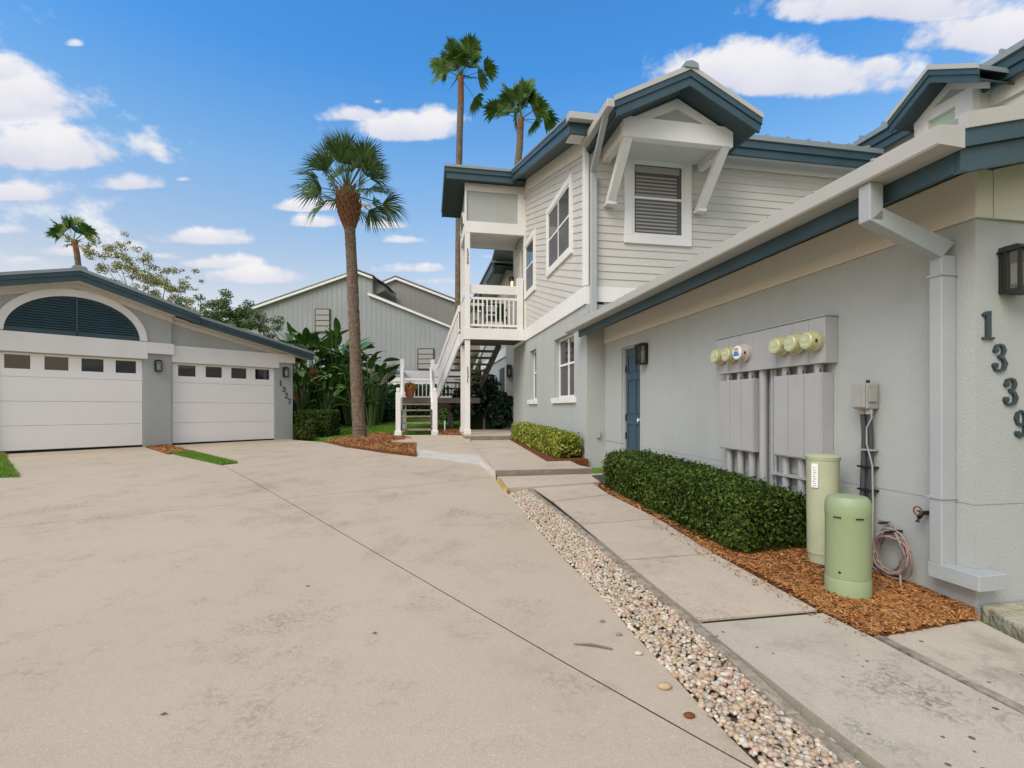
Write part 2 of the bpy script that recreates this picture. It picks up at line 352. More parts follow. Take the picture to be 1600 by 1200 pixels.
M['hedge'] = island_mat('tall_hedge_leaves', [(.008, .028, .006), (.016, .045, .01), (.03, .07, .015)], .55, .2)
M['palmleaf'] = island_mat('palm_leaves', [(.03, .065, .016), (.06, .115, .026), (.11, .17, .045)], .5, .25, .4)
M['palmleaf2'] = island_mat('washingtonia_leaves', [(.035, .09, .014), (.075, .155, .022), (.13, .22, .04)], .5, .25, .4)
M['palmdead'] = mat('dead_palm_boots', (.20, .09, .04), .9, bump=.6, var=.5, vscale=9)
M['palmtrunk'] = mat('palm_trunk_bark', (.215, .16, .115), .95, bump=1, bscale=22, var=.6, vscale=9, bdist=.05)
M['palmred'] = mat('palm_trunk_red', (.25, .11, .06), .95, bump=.8, bscale=12, var=.45, vscale=5, bdist=.03)
M['birdleaf'] = mat('broad_leaf', (.10, .20, .038), .4, var=.45, vscale=1.6, spec=.5, vcol=(.025, .075, .014))
M['birdleaf2'] = mat('broad_leaf_pale', (.13, .22, .045), .4, var=.4, vscale=2, spec=.5)
M['stem'] = mat('leaf_stem', (.09, .14, .04), .6)
M['birddead'] = mat('dry_leaf', (.22, .08, .045), .8, var=.4, vscale=3)
M['autumn'] = island_mat('thin_tree_leaves', [(.13, .13, .04), (.27, .26, .06), (.38, .34, .07), (.17, .17, .07)], .6, .3)
M['bark'] = mat('grey_bark', (.17, .15, .125), .9, bump=.5, var=.3)
M['green'] = island_mat('round_tree_leaves', [(.045, .085, .02), (.09, .14, .035), (.14, .20, .05)], .6, .25)
M['graysiding'] = mat('grey_board_siding', (.30, .318, .322), .8, bump=.3, var=.15, vscale=.6)
M['graysiding2'] = mat('brown_grey_siding', (.24, .235, .215), .8, bump=.3, var=.2, vscale=.6)
M['batten'] = mat('grey_batten', (.268, .283, .286), .8, var=.1); M['batten2'] = mat('brown_batten', (.215, .21, .192), .8, var=.1)
M['groove'] = mat('siding_groove', (.11, .12, .118), .9)
M['brownroof'] = mat('brown_shingle', (.13, .095, .07), .9, bump=.5, var=.3)
M['pot'] = mat('orange_pot', (.42, .13, .045), .6, var=.2)
M['flower'] = island_mat('rust_flowers', [(.4, .12, .02), (.5, .25, .03), (.1, .16, .03)], .7)
M['redleaf'] = mat('red_leaf', (.25, .015, .03), .5)
M['concstep'] = M['riser']
lm = bpy.data.materials.new('lamp_glow'); lm.use_nodes = True; q_ = lm.node_tree.nodes['Principled BSDF']
q_.inputs['Base Color'].default_value = (1, .8, .5, 1); q_.inputs['Emission Color'].default_value = (1, .62, .28, 1); q_.inputs['Emission Strength'].default_value = 3
M['glow'] = lm
M['lampglass'] = mat('lantern_glass', (.20, .21, .20), .15, spec=.6, var=.3, vscale=10)
M['bulb'] = mat('frosted_bulb', (.7, .68, .6), .3)

# ================================================================== ground
def flat_mesh(poly, step=.6, dz=0, thick=0, hf=None):
    import bmesh
    from mathutils import Vector
    bm = bmesh.new(); bm.faces.new([bm.verts.new((p[0], p[1], 0)) for p in poly])
    xs = [p[0] for p in poly]; ys = [p[1] for p in poly]
    for ax, lo, hi in ((0, min(xs), max(xs)), (1, min(ys), max(ys))):
        k = math.ceil(lo/step)*step
        while k < hi:
            co = Vector((k, 0, 0)) if ax == 0 else Vector((0, k, 0)); no = Vector((1, 0, 0)) if ax == 0 else Vector((0, 1, 0))
            bmesh.ops.bisect_plane(bm, geom=bm.verts[:]+bm.edges[:]+bm.faces[:], plane_co=co, plane_no=no, dist=1e-5); k += step
    bmesh.ops.triangulate(bm, faces=[f for f in bm.faces if len(f.verts) > 4])
    bm.normal_update()
    for f in bm.faces:
        if f.normal.z < 0: f.normal_flip()
    h = hf or G
    for v in bm.verts: v.co.z = h(v.co.x, v.co.y)+dz
    if thick:
        be = [e for e in bm.edges if len(e.link_faces) == 1]
        r = bmesh.ops.extrude_edge_only(bm, edges=be)
        for v in [g for g in r['geom'] if isinstance(g, bmesh.types.BMVert)]: v.co.z -= thick
    bmesh.ops.recalc_face_normals(bm, faces=bm.faces)
    bm.verts.ensure_lookup_table(); bm.verts.index_update()
    V = [tuple(v.co) for v in bm.verts]; Fc = [tuple(v.index for v in f.verts) for f in bm.faces]; bm.free()
    return V, Fc
def slab(name, poly, m, parent=None, dz=0, thick=.08, step=.6, hf=None, **k):
    V, Fc = flat_mesh(poly, step, dz, thick, hf); return mesh_obj(name, V, Fc, m, parent, **k)
# base terrain, lawn coloured
xs = sorted(set([-400, -200, -100, -60, -40, 40, 60, 100, 200, 400]+list(range(-30, 31, 1)))); ys = sorted(set([-300, -100, -50, -20, 400, 200, 100, 70, 50]+list(range(-10, 41, 1))))
V = []; Fc = []
for y in ys:
    for x in xs: V.append((x, y, G(x, min(y, 40))-.045))
nx = len(xs)
for j in range(len(ys)-1):
    for i in range(nx-1): a = j*nx+i; Fc.append((a, a+1, a+1+nx, a+nx))
mesh_obj('ground', V, Fc, M['grassbase'], kind='structure', smooth=True, loc=(0, 0, 0))

PEBL = [(775,749),(795,773),(835,821),(885,877),(935,925),(987,987),(1047,1050),(1097,1106),(1143,1154),(1181,1192)]
drv = gps([(457,687),(505,691),(540,699),(600,708),(651,714),(700,719),(756,727)])+gps(PEBL)
e_ = np.array(drv[-1])-np.array(drv[-2]); e_ /= np.linalg.norm(e_); drv.append(tuple(np.array(drv[-1])+e_*9))
drv += [(-18, drv[-1][1]-2), (-24, 2), L.P(-7, -.02, 0)[:2], L.P(-2.62, .02, 0)[:2], L.P(.6, .02, 0)[:2], L.P(3.85, .12, 0)[:2]]
soilo = slab('soil', drv, M['joint'], dz=-.0035, thick=0, kind='structure')
D = bpy.data.objects.new('driveway', None); setup(D, None, (-3, 6, 0)); D['kind'] = 'structure'
def split(poly, p, q, gap=.005):
    dx, dy = q[0]-p[0], q[1]-p[1]; l = math.hypot(dx, dy); nx_, ny_ = dy/l, -dx/l; d = nx_*p[0]+ny_*p[1]
    return clip(poly, nx_, ny_, d-gap), clip(poly, -nx_, -ny_, -d-gap)
A1, A2 = gp(345, 726), gp(1160, 1191); B1, B2 = gp(0, 825), gp(775, 745)
s1, s2 = split(drv, A1, A2, .0055)
for s_ in (s1, s2):
    for p_ in split(s_, B1, B2, .0075 if s_ is s1 else .005):
        if len(p_) > 2: slab('slab', p_, M['drive'], D, thick=.1)

# pebble strip ground
TIML = [(829,766),(902,822),(968,880),(1085,976),(1147,1030),(1250,1126),(1345,1202)]
peb_poly = gps(PEBL)+[tuple(np.array(gps(PEBL)[-1])+e_*2)]
tl = gps(TIML); e2 = np.array(tl[-1])-np.array(tl[-2]); e2 /= np.linalg.norm(e2); tl.append(tuple(np.array(tl[-1])+e2*2))
peb_poly = peb_poly[1:]+tl[::-1]
GBED = slab('gravel_bed', peb_poly, M['gravelsoil'], dz=-.012, thick=.05, kind='structure')

# walkway slabs
Wk = bpy.data.objects.new('walkway', None); setup(Wk, None, (*gp(1000, 850), 0)); Wk['kind'] = 'structure'
lo_ = [(832,764),(863,785),(906,821),(973,878),(1091,974)]
ro_ = [(927,757),(953,774),(1029,812),(1117,867),(1281,957)]
def shrink(poly, g=.006):
    c = np.mean(poly, 0); o = []
    for p in poly:
        d = np.array(p)-c; o.append(tuple(np.array(p)-d/np.linalg.norm(d)*g))
    return o
Lp, Rp = gps(lo_), gps(ro_)
slab('soil', shrink([Lp[0], Lp[-1], tuple(np.array(tl[-1])+np.array([.08, .1])), (2.2, -.5), (3.2, .8), Rp[-1], Rp[0]], .03), M['joint'], dz=.001, thick=0, kind='structure')
for i in range(4): slab('slab', shrink([Lp[i], Lp[i+1], Rp[i+1], Rp[i]], .014), M['walk'], Wk, dz=.012, thick=.1)
slab('slab', shrink(gps([(789,766),(832,764),(927,757),(1010,750),(1000,741),(776,748)]), .005), M['walk'], Wk, dz=.03, thick=.1)
near = gps([(1091,977),(1284,960),(1366,1000),(1600,1122)]); dn = np.array(near[3])-np.array(near[2]); dn /= np.linalg.norm(dn)
nr_end = tuple(np.array(near[2])+dn*4.5); lend = tuple(np.array(tl[-1])+np.array([.055, .02]))
slab('slab', shrink([near[0], lend, (lend[0]+.9, lend[1]-1.2), nr_end, near[2], near[1]], .010), M['walkdirty'], Wk, dz=.012, thick=.1)
q0 = gps([(1381,998),(1527,972),(1605,1012)]); q3 = tuple(np.array(q0[0])+dn*4.3)
slab('slab', [q0[0], q3, (q3[0]+1.6, q3[1]+.9), (q0[2][0]+1.5, q0[2][1]-.4), q0[2], q0[1]], M['walkdirty'], Wk, dz=.012, thick=.1)
# timber divider in the walk
dv = gps([(1366,998),(1381,998)]); dvm = [[tuple(np.array(q)+dn*t) for q in dv] for t in (0, .5, 1.0, 4.3)]
for g0, g1 in zip(dvm[:-1], dvm[1:]):
    z0_, z1_ = G(*g0[0])+.016, G(*g1[0])+.016
    MB().loft([(*g0[0], z0_-.06), (*g0[1], z0_-.06), (*g0[1], z0_), (*g0[0], z0_)], [(*g1[0], z1_-.06), (*g1[1], z1_-.06), (*g1[1], z1_), (*g1[0], z1_)]).build('divider_board', M['timber'], Wk)
# upper walk (raised) with riser, and kerb wall
def H2(x, y): return .29+.022*(y-7.24)
def hp(px, py, dz=0):
    t = (px-800)/F; k = (HZ-py)/F; lo, hi = .3, 60
    for _ in range(50):
        m = (lo+hi)/2
        if CH+k*m > H2(t*m, m)+dz: lo = m
        else: hi = m
    return (t*lo, lo)
up = [hp(*p) for p in [(775,735),(925,731),(905,727)]]+[R.P(2.7, 12.3, 0)[:2], R.P(1.2, 12.35, 0)[:2]]+[hp(*p) for p in [(739,694)]]
UW = bpy.data.objects.new('upper_walkway', None); setup(UW, None, (*up[0], .2)); UW['kind'] = 'structure'
ua, ub = split(up, hp(768,712), hp(905,712), .006); 
for p_ in (ua, ub): slab('slab', p_, M['walk'], UW, thick=.28, hf=H2)
kl = [(651,701),(700,707),(749,711),(774,735)]; kg = [(651,715),(700,721),(750,728),(775,750)]
slab('slab', [hp(*p) for p in [(651,686),(735,686),(739,694),(774,735),(748,712),(700,708),(651,702)]], M['walk'], UW, thick=.2, hf=lambda x, y: H2(x, y)-.004)
tp3 = [(*hp(*p), H2(*hp(*p))+.002) for p in kl]; bt3 = [(*gp(*p), G(*gp(*p))-.02) for p in kg]
kb = MB()
for i in range(3): kb.loft([tp3[i], tp3[i+1], (tp3[i+1][0], tp3[i+1][1]+.06, tp3[i+1][2]), (tp3[i][0], tp3[i][1]+.06, tp3[i][2])], [bt3[i], bt3[i+1], (bt3[i+1][0], bt3[i+1][1]+.06, bt3[i+1][2]), (bt3[i][0], bt3[i][1]+.06, bt3[i][2])])
kb.build('kerb', M['kerb'], UW)
MB().prism([(*hp(775,735), .0), (*hp(925,731), .0), (*tuple(np.array(hp(925,731))-np.array([0, .05])), .0), (*tuple(np.array(hp(775,735))-np.array([0, .05])), .0)], (0, 0, .292)).build('riser', M['riser'], UW)
# entry porch slab
PZ = .50
pp = [R.P(1.15, 12.4, 0)[:2], R.P(2.82, 12.4, 0)[:2], R.P(2.82, 14.8, 0)[:2], R.P(3.9, 14.9, 0)[:2], R.P(3.9, 17, 0)[:2], R.P(1.15, 17, 0)[:2]]
MB().prism([(*p, .2) for p in pp], (0, 0, PZ-.2)).build('porch_slab', M['riser'], kind='structure')
slab('porch_floor', shrink(pp, .01), M['walk'], dz=0, thick=.003, hf=lambda x, y: PZ+.004, kind='structure')
# path below the stairs
slab('path', gps([(612,690),(652,690),(735,690),(735,681),(612,681)], .06), M['walk'], dz=.07, thick=.1, kind='structure')

# ---- timber edging along the pebbles
te = thing('timber_edging', 'weathered grey timber edging between the pebble strip and the walkway', 'edging', (*tl[2], 0))
px_t = [(829,766),(902,822),(968,880),(1085,976),(1147,1030),(1250,1126),(1345,1202)]
wpx = [6, 8, 10, 13, 16, 20, 24]
tp = gps(px_t)+[tl[-1]]
for i in range(len(tp)-1):
    a, b = np.array(tp[i]), np.array(tp[i+1]); d = (b-a)/np.linalg.norm(b-a); nn = np.array([-d[1], d[0]])
    if nn[0] < 0: nn = -nn
    w = .046; a = a-nn*.05; b = b-nn*.05; j = random.uniform(-.004, .004); a2, b2 = a+d*.004, b-d*.004
    za, zb = G(*a)+.030+j, G(*b)+.030+j
    MB().loft([(*a2, za-.08), (*(a2+nn*w), za-.08), (*(a2+nn*w), za), (*a2, za)], [(*b2, zb-.08), (*(b2+nn*w), zb-.08), (*(b2+nn*w), zb), (*b2, zb)]).build('timber', M['timber'], te, bevel=.004)
ye = thing('edging_stone', 'yellow stained stone edging at the corner of the lowest walkway slab', 'stone', (*gp(780, 755), 0))
ps = gps([(776,751),(786,766),(793,768),(783,752)])
MB().prism([(*p, G(*p)-.02) for p in ps], (0, 0, .06)).build('stone', M['yellow'], ye, bevel=.006)

# ---- scatter helpers
def inpoly(pts, poly):
    x, y = pts[:, 0], pts[:, 1]; c = np.zeros(len(pts), bool); n = len(poly); j = n-1
    for i in range(n):
        xi, yi = poly[i][:2]; xj, yj = poly[j][:2]
        c ^= ((yi > y) != (yj > y)) & (x < (xj-xi)*(y-yi)/(yj-yi+1e-12)+xi); j = i
    return c
def sample(poly, n):
    a = np.array([p[:2] for p in poly]); lo, hi = a.min(0), a.max(0); o = np.zeros((0, 2))
    while len(o) < n:
        p = lo+rng.random((n*3, 2))*(hi-lo); o = np.vstack([o, p[inpoly(p, poly)]])
    return o[:n]
def rotm(n, tilt=None):                    # n random rotations; tilt limits lean from flat
    yaw = rng.random(n)*2*np.pi
    if tilt is None: q = rng.normal(size=(n, 4)); q /= np.linalg.norm(q, axis=1)[:, None]; w, x, y, z = q.T
    else:
        t = rng.normal(size=n)*tilt; ax = rng.random(n)*2*np.pi
        # quaternion of tilt about horizontal axis after yaw
        cy, sy = np.cos(yaw/2), np.sin(yaw/2); ct, st = np.cos(t/2), np.sin(t/2); bx, by = np.cos(ax)*st, np.sin(ax)*st
        w = ct*cy; x = bx*cy+by*sy; y = by*cy-bx*sy; z = ct*sy
    R_ = np.empty((n, 3, 3))
    R_[:, 0, 0] = 1-2*(y*y+z*z); R_[:, 0, 1] = 2*(x*y-w*z); R_[:, 0, 2] = 2*(x*z+w*y)
    R_[:, 1, 0] = 2*(x*y+w*z); R_[:, 1, 1] = 1-2*(x*x+z*z); R_[:, 1, 2] = 2*(y*z-w*x)
    R_[:, 2, 0] = 2*(x*z-w*y); R_[:, 2, 1] = 2*(y*z+w*x); R_[:, 2, 2] = 1-2*(x*x+y*y)
    return R_
def inst(T, Ft, pos, rot, scale):          # T (k,3), Ft (m,j), scale (n,3)
    n = len(pos); V_ = T[None]*scale[:, None, :]; V_ = np.einsum('nij,nkj->nki', rot, V_)+pos[:, None, :]
    F_ = Ft[None]+(np.arange(n)*len(T))[:, None, None]
    return V_.reshape(-1, 3), F_.reshape(-1, Ft.shape[1])
def ico(sub=1):
    import bmesh
    bm = bmesh.new(); bmesh.ops.create_icosphere(bm, subdivisions=sub, radius=1)
    v = np.array([tuple(x.co) for x in bm.verts]); f = np.array([[q.index for q in x.verts] for x in bm.faces]); bm.free(); return v, f
ICO = ico(2); ICO1 = ico(1)
GV = np.vectorize(G)
# pebbles: near ones rounder, two layers
def pebbles(name, poly, n, s0, s1, label=None, lift=.0):
    p = sample(poly, n); z = GV(p[:, 0], p[:, 1])+lift+rng.random(n)*.016
    sc = rng.uniform(s0, s1, n)[:, None]*np.stack([rng.uniform(.8, 1.35, n), rng.uniform(.7, 1, n), rng.uniform(.45, .7, n)], 1)
    big = rng.random(n) < .12; sc[big] *= 1.35
    T, Ft = ICO1; T = T*(1+.0*T)
    V_, F_ = inst(T, Ft, np.column_stack([p, z]), rotm(n, .3), sc)
    o = mesh_obj(name, V_, F_, M['pebble'], kind='stuff', smooth=True)
    return o
pl_ = gps(PEBL)[1:]; pb = peb_poly
nearp = clip(pb, 0, 1, 3.2); farp = clip(pb, 0, -1, -3.2)
def area(p): return abs(sum(p[i][0]*p[(i+1) % len(p)][1]-p[(i+1) % len(p)][0]*p[i][1] for i in range(len(p))))/2
front = clip(nearp, 0, 1, 1.92); midp = clip(nearp, 0, -1, -1.92)
pebbles('pebbles', midp, int(area(midp)*4300), .009, .018); pebbles('pebbles', front, int(area(front)*3600), .008, .016)
vis = sample(front, 4000)                 # the ones the picture shows largest
vis = [p for p in vis if CH/p[1] < .735 and p[1] < 1.92][:300]
pm = []
for k in range(8):
    v_ = ICO1[0]*np.array([rng.uniform(1.0, 1.35), rng.uniform(.75, 1), rng.uniform(.5, .7)])*(1+rng.normal(size=(len(ICO1[0]), 1))*.035)
    me = bpy.data.meshes.new('pebble'); me.from_pydata([tuple(x) for x in v_], [], [tuple(int(i) for i in f) for f in ICO1[1]]); me.materials.append(M['pebble']); me.polygons.foreach_set('use_smooth', [True]*len(me.polygons)); pm.append(me)
for k, p in enumerate(vis):
    o = bpy.data.objects.new('pebble', pm[k % 8]); q_s = random.uniform(.012, .019)
    setup(o, GBED, (p[0], p[1], G(*p)+.014+random.random()*.006)); o.scale = (q_s,)*3; o.rotation_euler = (random.uniform(-.25, .25), random.uniform(-.25, .25), random.uniform(0, 6.28))
pebbles('pebbles', farp, int(area(farp)*4600), .009, .017)
mulch_later = True
# loose stones on the drive
for (px, py, s_, lab, m_) in [(1038, 1076, .024, 'pale round pebble lying on the driveway nearest the pebble strip', 'pebble'), (1077, 1121, .017, 'small brown stone lying on the driveway near the front of the strip', 'mulchbase'),
                    (998, 1023, .016, 'small flat pale stone on the driveway beside the twig', 'pebble'), (967, 993, .013, 'small grey stone on the driveway behind the twig', 'riser'), (941, 972, .012, 'tiny grey pebble on the driveway farthest from the camera', 'riser')]:
    q = gp(px, py); T = ICO[0]*np.array([1.3, .9, .6])*s_*(1+rng.normal(size=(len(ICO[0]), 1))*.03)
    mesh_obj('loose_stone', T+np.array([*q, G(*q)+s_*.5]), ICO[1], M[m_], smooth=True, label=lab, cat='stone')
tw = gps([(896,1008),(925,1011),(957,1016)])
MB().tube([(*tw[0], G(*tw[0])+.006), (*tw[1], G(*tw[1])+.012), (*tw[2], G(*tw[2])+.006)], [.002, .006, .004], 6).build('twig', M['bark'], label='thin dark twig lying on the driveway by the pebble strip', cat='twig')
for px, py, lab in [(585, 991, 'small brown leaf scrap on the driveway left of the long joint'), (480, 917, 'tiny dark leaf scrap on the driveway farther back'), (255, 1118, 'small dark leaf scrap on the near driveway at lower left')]:
    q = gp(px, py); mesh_obj('leaf_scrap', np.array([(-.015, 0, 0), (-.004, -.006, .004), (.017, .003, 0), (.002, .007, .006)])+np.array([*q, G(*q)+.004]), [(0, 1, 2, 3)], M['timberdark'], label=lab, cat='leaf')

# ---- mulch
chipT = np.array([(-1, -1, 0), (1, -1, .2), (1, 1, 0), (-1, 1, .1), (-.9, -.8, .9), (.9, -.7, 1), (.8, .8, .9), (-.9, .7, 1.0)], float)
chipF = np.array([(4, 5, 6, 7), (0, 1, 5, 4), (1, 2, 6, 5), (2, 3, 7, 6), (3, 0, 4, 7)])
def mulch(name, poly, n, ln, hf, lift=.004):
    p = sample(poly, n); z = np.array([hf(x, y) for x, y in p])+lift+rng.random(n)*.012
    sc = np.column_stack([ln*rng.uniform(.35, 1.2, n), ln*rng.uniform(.09, .24, n), ln*rng.uniform(.05, .12, n)])
    V_, F_ = inst(chipT, chipF, np.column_stack([p, z]), rotm(n, .35), sc)
    return mesh_obj(name, V_, F_, M['mulch'], kind='stuff')
bed = gps([(927,757),(953,774),(1029,812),(1117,867),(1180,897),(1281,957),(1366,998),(1381,998),(1527,972)])+[R.P(3.135, 2.36, 0)[:2], R.P(3.135, 8.1, 0)[:2]]
bed[0] = gp(935, 757)
GB = lambda x, y: G(x, y)+.012+.012*math.sin(x*5)*math.sin(y*4+1)
slab('mulch_bed', bed, M['mulchbase'], dz=0, hf=GB, thick=.06, step=.25, kind='structure')
mulch('mulch', nearp, 190, .018, lambda x, y: G(x, y)+.012)
bn = clip(bed, 0, 1, 4.2); bf = clip(bed, 0, -1, -4.2)
mulch('mulch', bn, 11500, .026, GB); mulch('mulch', bf, 4500, .03, GB)
isl = gps([(506,691),(545,684),(598,677),(625,684),(651,690),(651,713),(600,707),(540,698)])
ci = np.mean(isl, 0)
GI = lambda x, y: G(x, y)+.03+.10*max(0, 1-math.hypot(x-ci[0], (y-ci[1]))/1.2)
for q_, n_ in ((gps([(1029,811),(1117,866),(1281,956),(1366,997),(1345,1003),(1262,964),(1095,872),(1012,816)]), 260),): mulch('mulch', q_, n_, .015, lambda x, y: G(x, y)+.012)
slab('mulch_bed', isl, M['mulchbase'], dz=0, hf=GI, thick=.1, step=.25, kind='structure')
mulch('mulch', isl, 5000, .045, GI)
b3 = gps([(684,681),(735,681),(735,672),(684,672)], .05)
slab('mulch_bed', b3, M['mulchbase'], dz=.06, thick=.1, kind='structure'); mulch('mulch', b3, 1200, .045, lambda x, y: G(x, y)+.06)
b5 = [R.P(2.1, 8.1, 0)[:2], R.P(2.82, 8.1, 0)[:2], R.P(2.82, 12.38, 0)[:2], R.P(2.25, 12.38, 0)[:2]]
slab('mulch_bed', b5, M['mulchbase'], dz=.02, thick=.2, hf=H2, kind='structure')
# strip between the two garage aprons
mb_ = gps([(228,699),(262,696),(300,707),(262,710)])
slab('mulch_bed', mb_, M['mulchbase'], dz=.015, thick=.05, step=.3, kind='structure'); mulch('mulch', mb_, 1300, .045, lambda x, y: G(x, y)+.02)
def grass(name, poly, n, h, w=.006):
    p = sample(poly, n); z = GV(p[:, 0], p[:, 1])
    T = np.array([(-1, 0, 0), (1, 0, 0), (.6, .3, .55), (-.6, .3, .55), (0, .9, 1)], float); F3 = np.array([(0, 1, 2), (0, 2, 3), (3, 2, 4)])
    sc = np.column_stack([np.full(n, w), h*rng.uniform(.2, .6, n), h*rng.uniform(.6, 1.2, n)])
    V_, F_ = inst(T, F3, np.column_stack([p, z]), rotm(n, .3), sc)
    return mesh_obj(name, V_, F_, M['grass'], kind='stuff')
g1 = gps([(262,708),(300,706),(372,724),(345,727)])
slab('lawn', g1, M['grassbase'], dz=.014, thick=.05, kind='structure'); grass('grass', g1, 9000, .05)
g2 = gps([(-60,716),(4,708),(31,746),(-90,749)])
slab('lawn', g2, M['grassbase'], dz=.014, thick=.05, kind='structure'); grass('grass', g2, 9000, .06)
mb2 = gps([(-60,708),(0,705),(12,714),(-60,716)]); slab('mulch_bed', mb2, M['mulchbase'], dz=.016, thick=.05, kind='structure'); mulch('mulch', mb2, 800, .045, lambda x, y: G(x, y)+.02)
lawn = [gp(460, 684), gp(515, 688), gp(560, 682), gp(622, 681), gp(690, 677), (-1.3, 26), (-12, 26)]
grass('grass', lawn, 60000, .05, .012)

# ================================================================== generic building bits
def siding(parent, vw, z0, z1, step, poly, mk, m, slope=0, vref=0, th=.013, extra=None):
    """horizontal or raked boards; poly in (a,z); mk(a, depth, z) -> 3D point, depth is outwards"""
    amin = min(p[0] for p in poly); amax = max(p[0] for p in poly); k = z0; cnt = 0
    while k < z1:
        off = lambda a: slope*(a-vref)
        st = [(amin-.1, k+off(amin-.1)), (amax+.1, k+off(amax+.1)), (amax+.1, k+step+off(amax+.1)), (amin-.1, k+step+off(amin-.1))]
        q = st
        n = len(poly)
        for i in range(n):
            p0, p1 = poly[i], poly[(i+1) % n]; dx, dz = p1[0]-p0[0], p1[1]-p0[1]; l = math.hypot(dx, dz)
            q = clip(q, dz/l, -dx/l, (dz*p0[0]-dx*p0[1])/l)
            if len(q) < 3: break
        if len(q) >= 3 and area(q) > .002:
            fr = [mk(a, .005+th*(1-(z-off(a)-k)/step), z) for a, z in q]; bk = [mk(a, 0, z) for a, z in q]
            MB().loft(bk, fr).build('siding_board', m, parent); cnt += 1
        k += step
    return cnt
def window(parent, mk, a0, a1, z0, z1, tw, cols=1, meet=None, trimd=.055, glass='screen', blinds=False, sillp=False, frame_w=.035, label=None, trim=True, vm=None, tm='white'):
    """window > frame, pane..; mk(a, depth, z)"""
    def bx(mb, a, b, d0, d1, z, w): return mb.loft([mk(a, d0, z), mk(b, d0, z), mk(b, d0, w), mk(a, d0, w)], [mk(a, d1, z), mk(b, d1, z), mk(b, d1, w), mk(a, d1, w)])
    mb = MB()
    if trim:
        bx(mb, a0-tw, a1+tw, 0, trimd, z1, z1+tw); bx(mb, a0-tw, a1+tw, 0, trimd, z0-tw, z0)
        bx(mb, a0-tw, a0, 0, trimd, z0, z1); bx(mb, a1, a1+tw, 0, trimd, z0, z1)
    else:
        bx(mb, a0, a1, -.03, .0, z0, z1)
    w = mb.build('window', M[tm] if trim else M['glass'], parent, label=label, bevel=.004 if trim else 0)
    d = trimd-.025 if trim else .022
    f = MB(); fw = frame_w
    bx(f, a0, a1, 0.001, d+.01, z1-fw, z1); bx(f, a0, a1, 0.001, d+.01, z0, z0+fw); bx(f, a0, a0+fw, 0.001, d+.01, z0+fw, z1-fw); bx(f, a1-fw, a1, 0.001, d+.01, z0+fw, z1-fw)
    zs = [z0+fw, z1-fw]
    if meet: bx(f, a0+fw, a1-fw, 0.001, d+.005, meet-.02, meet+.02); zs = [z0+fw, meet-.02, meet+.02, z1-fw]
    for i in range(1, cols):
        c = a0+(a1-a0)*i/cols; bx(f, c-.014, c+.014, 0.001, d+.012, z0+fw, z1-fw)
    f.build('frame', M['white'], w)
    pr = list(zip(zs[::2], zs[1::2])); scr = blinds; pd = d*.9 if trim else d*.35
    cs = [a0+fw+(a1-a0-2*fw)*i/cols for i in range(cols+1)]
    for (za, zb) in pr:
        for i in range(cols):
            bx(MB(), cs[i], cs[i+1], 0.0, pd, za, zb).build('pane', M[glass] if scr or not (meet and za > meet) else M['glass'], w)
    if blinds:
        bm_ = MB(); k = z0+fw+.03
        while k < z1-fw-.18: bx(bm_, a0+fw+.03, a1-fw-.09, pd+.0005, pd+.004, k, k+.028); k += .062
        bm_.build('blinds', M['blind'], w)
        bx(MB(), a0+fw+.02, a1-fw-.04, pd+.0005, pd+.003, z1-fw-.13, z1-fw-.02).build('valance', M['blind'], w)
    return w
mkR_u = lambda u: (lambda a, d, z: R.P(u-d, a, z))          # wall facing left at u
mkR_v = lambda v: (lambda a, d, z: R.P(a, v-d, z))          # wall facing the camera at v
mkL = lambda n: (lambda a, d, z: L.P(a, n-d, z))

DG = {'1': [([(.30, .04), (.30, .96)], [.2, .2]), ([(.06, .035), (.54, .035)], [.08, .08]), ([(.38, .97), (.2, .93), (.07, .84)], [.06, .1, .09])],
 '3': [([(.12, .78), (.17, .92), (.32, .97), (.47, .91), (.52, .76), (.45, .61), (.27, .54)], [.1, .08, .07, .13, .17, .12, .06]),
       ([(.27, .53), (.47, .47), (.56, .29), (.49, .1), (.3, .03), (.13, .08), (.08, .2)], [.06, .12, .18, .14, .07, .08, .1]), ('d', (.15, .76), .095), ('d', (.12, .22), .1)],
 '2': [([(.11, .74), (.17, .91), (.33, .97), (.5, .88), (.52, .7), (.4, .48), (.2, .27), (.09, .1)], [.1, .08, .07, .13, .17, .13, .1, .08]), ([(.06, .07), (.58, .07)], [.15, .14]), ('d', (.15, .73), .09)],
 '7': [([(.06, .92), (.6, .92)], [.15, .15]), ([(.55, .86), (.37, .52), (.28, .24), (.27, .02)], [.06, .11, .17, .19]), ([(.09, .9), (.07, .72)], [.09, .04])],
 '9': [([(.5, .7), (.46, .88), (.31, .97), (.16, .88), (.11, .7), (.16, .52), (.31, .44), (.46, .52), (.5, .7)], [.15, .1, .07, .11, .17, .11, .07, .09, .15]),
       ([(.53, .72), (.53, .42), (.44, .14), (.27, .03), (.13, .1)], [.13, .17, .12, .07, .08]), ('d', (.14, .16), .09)]}
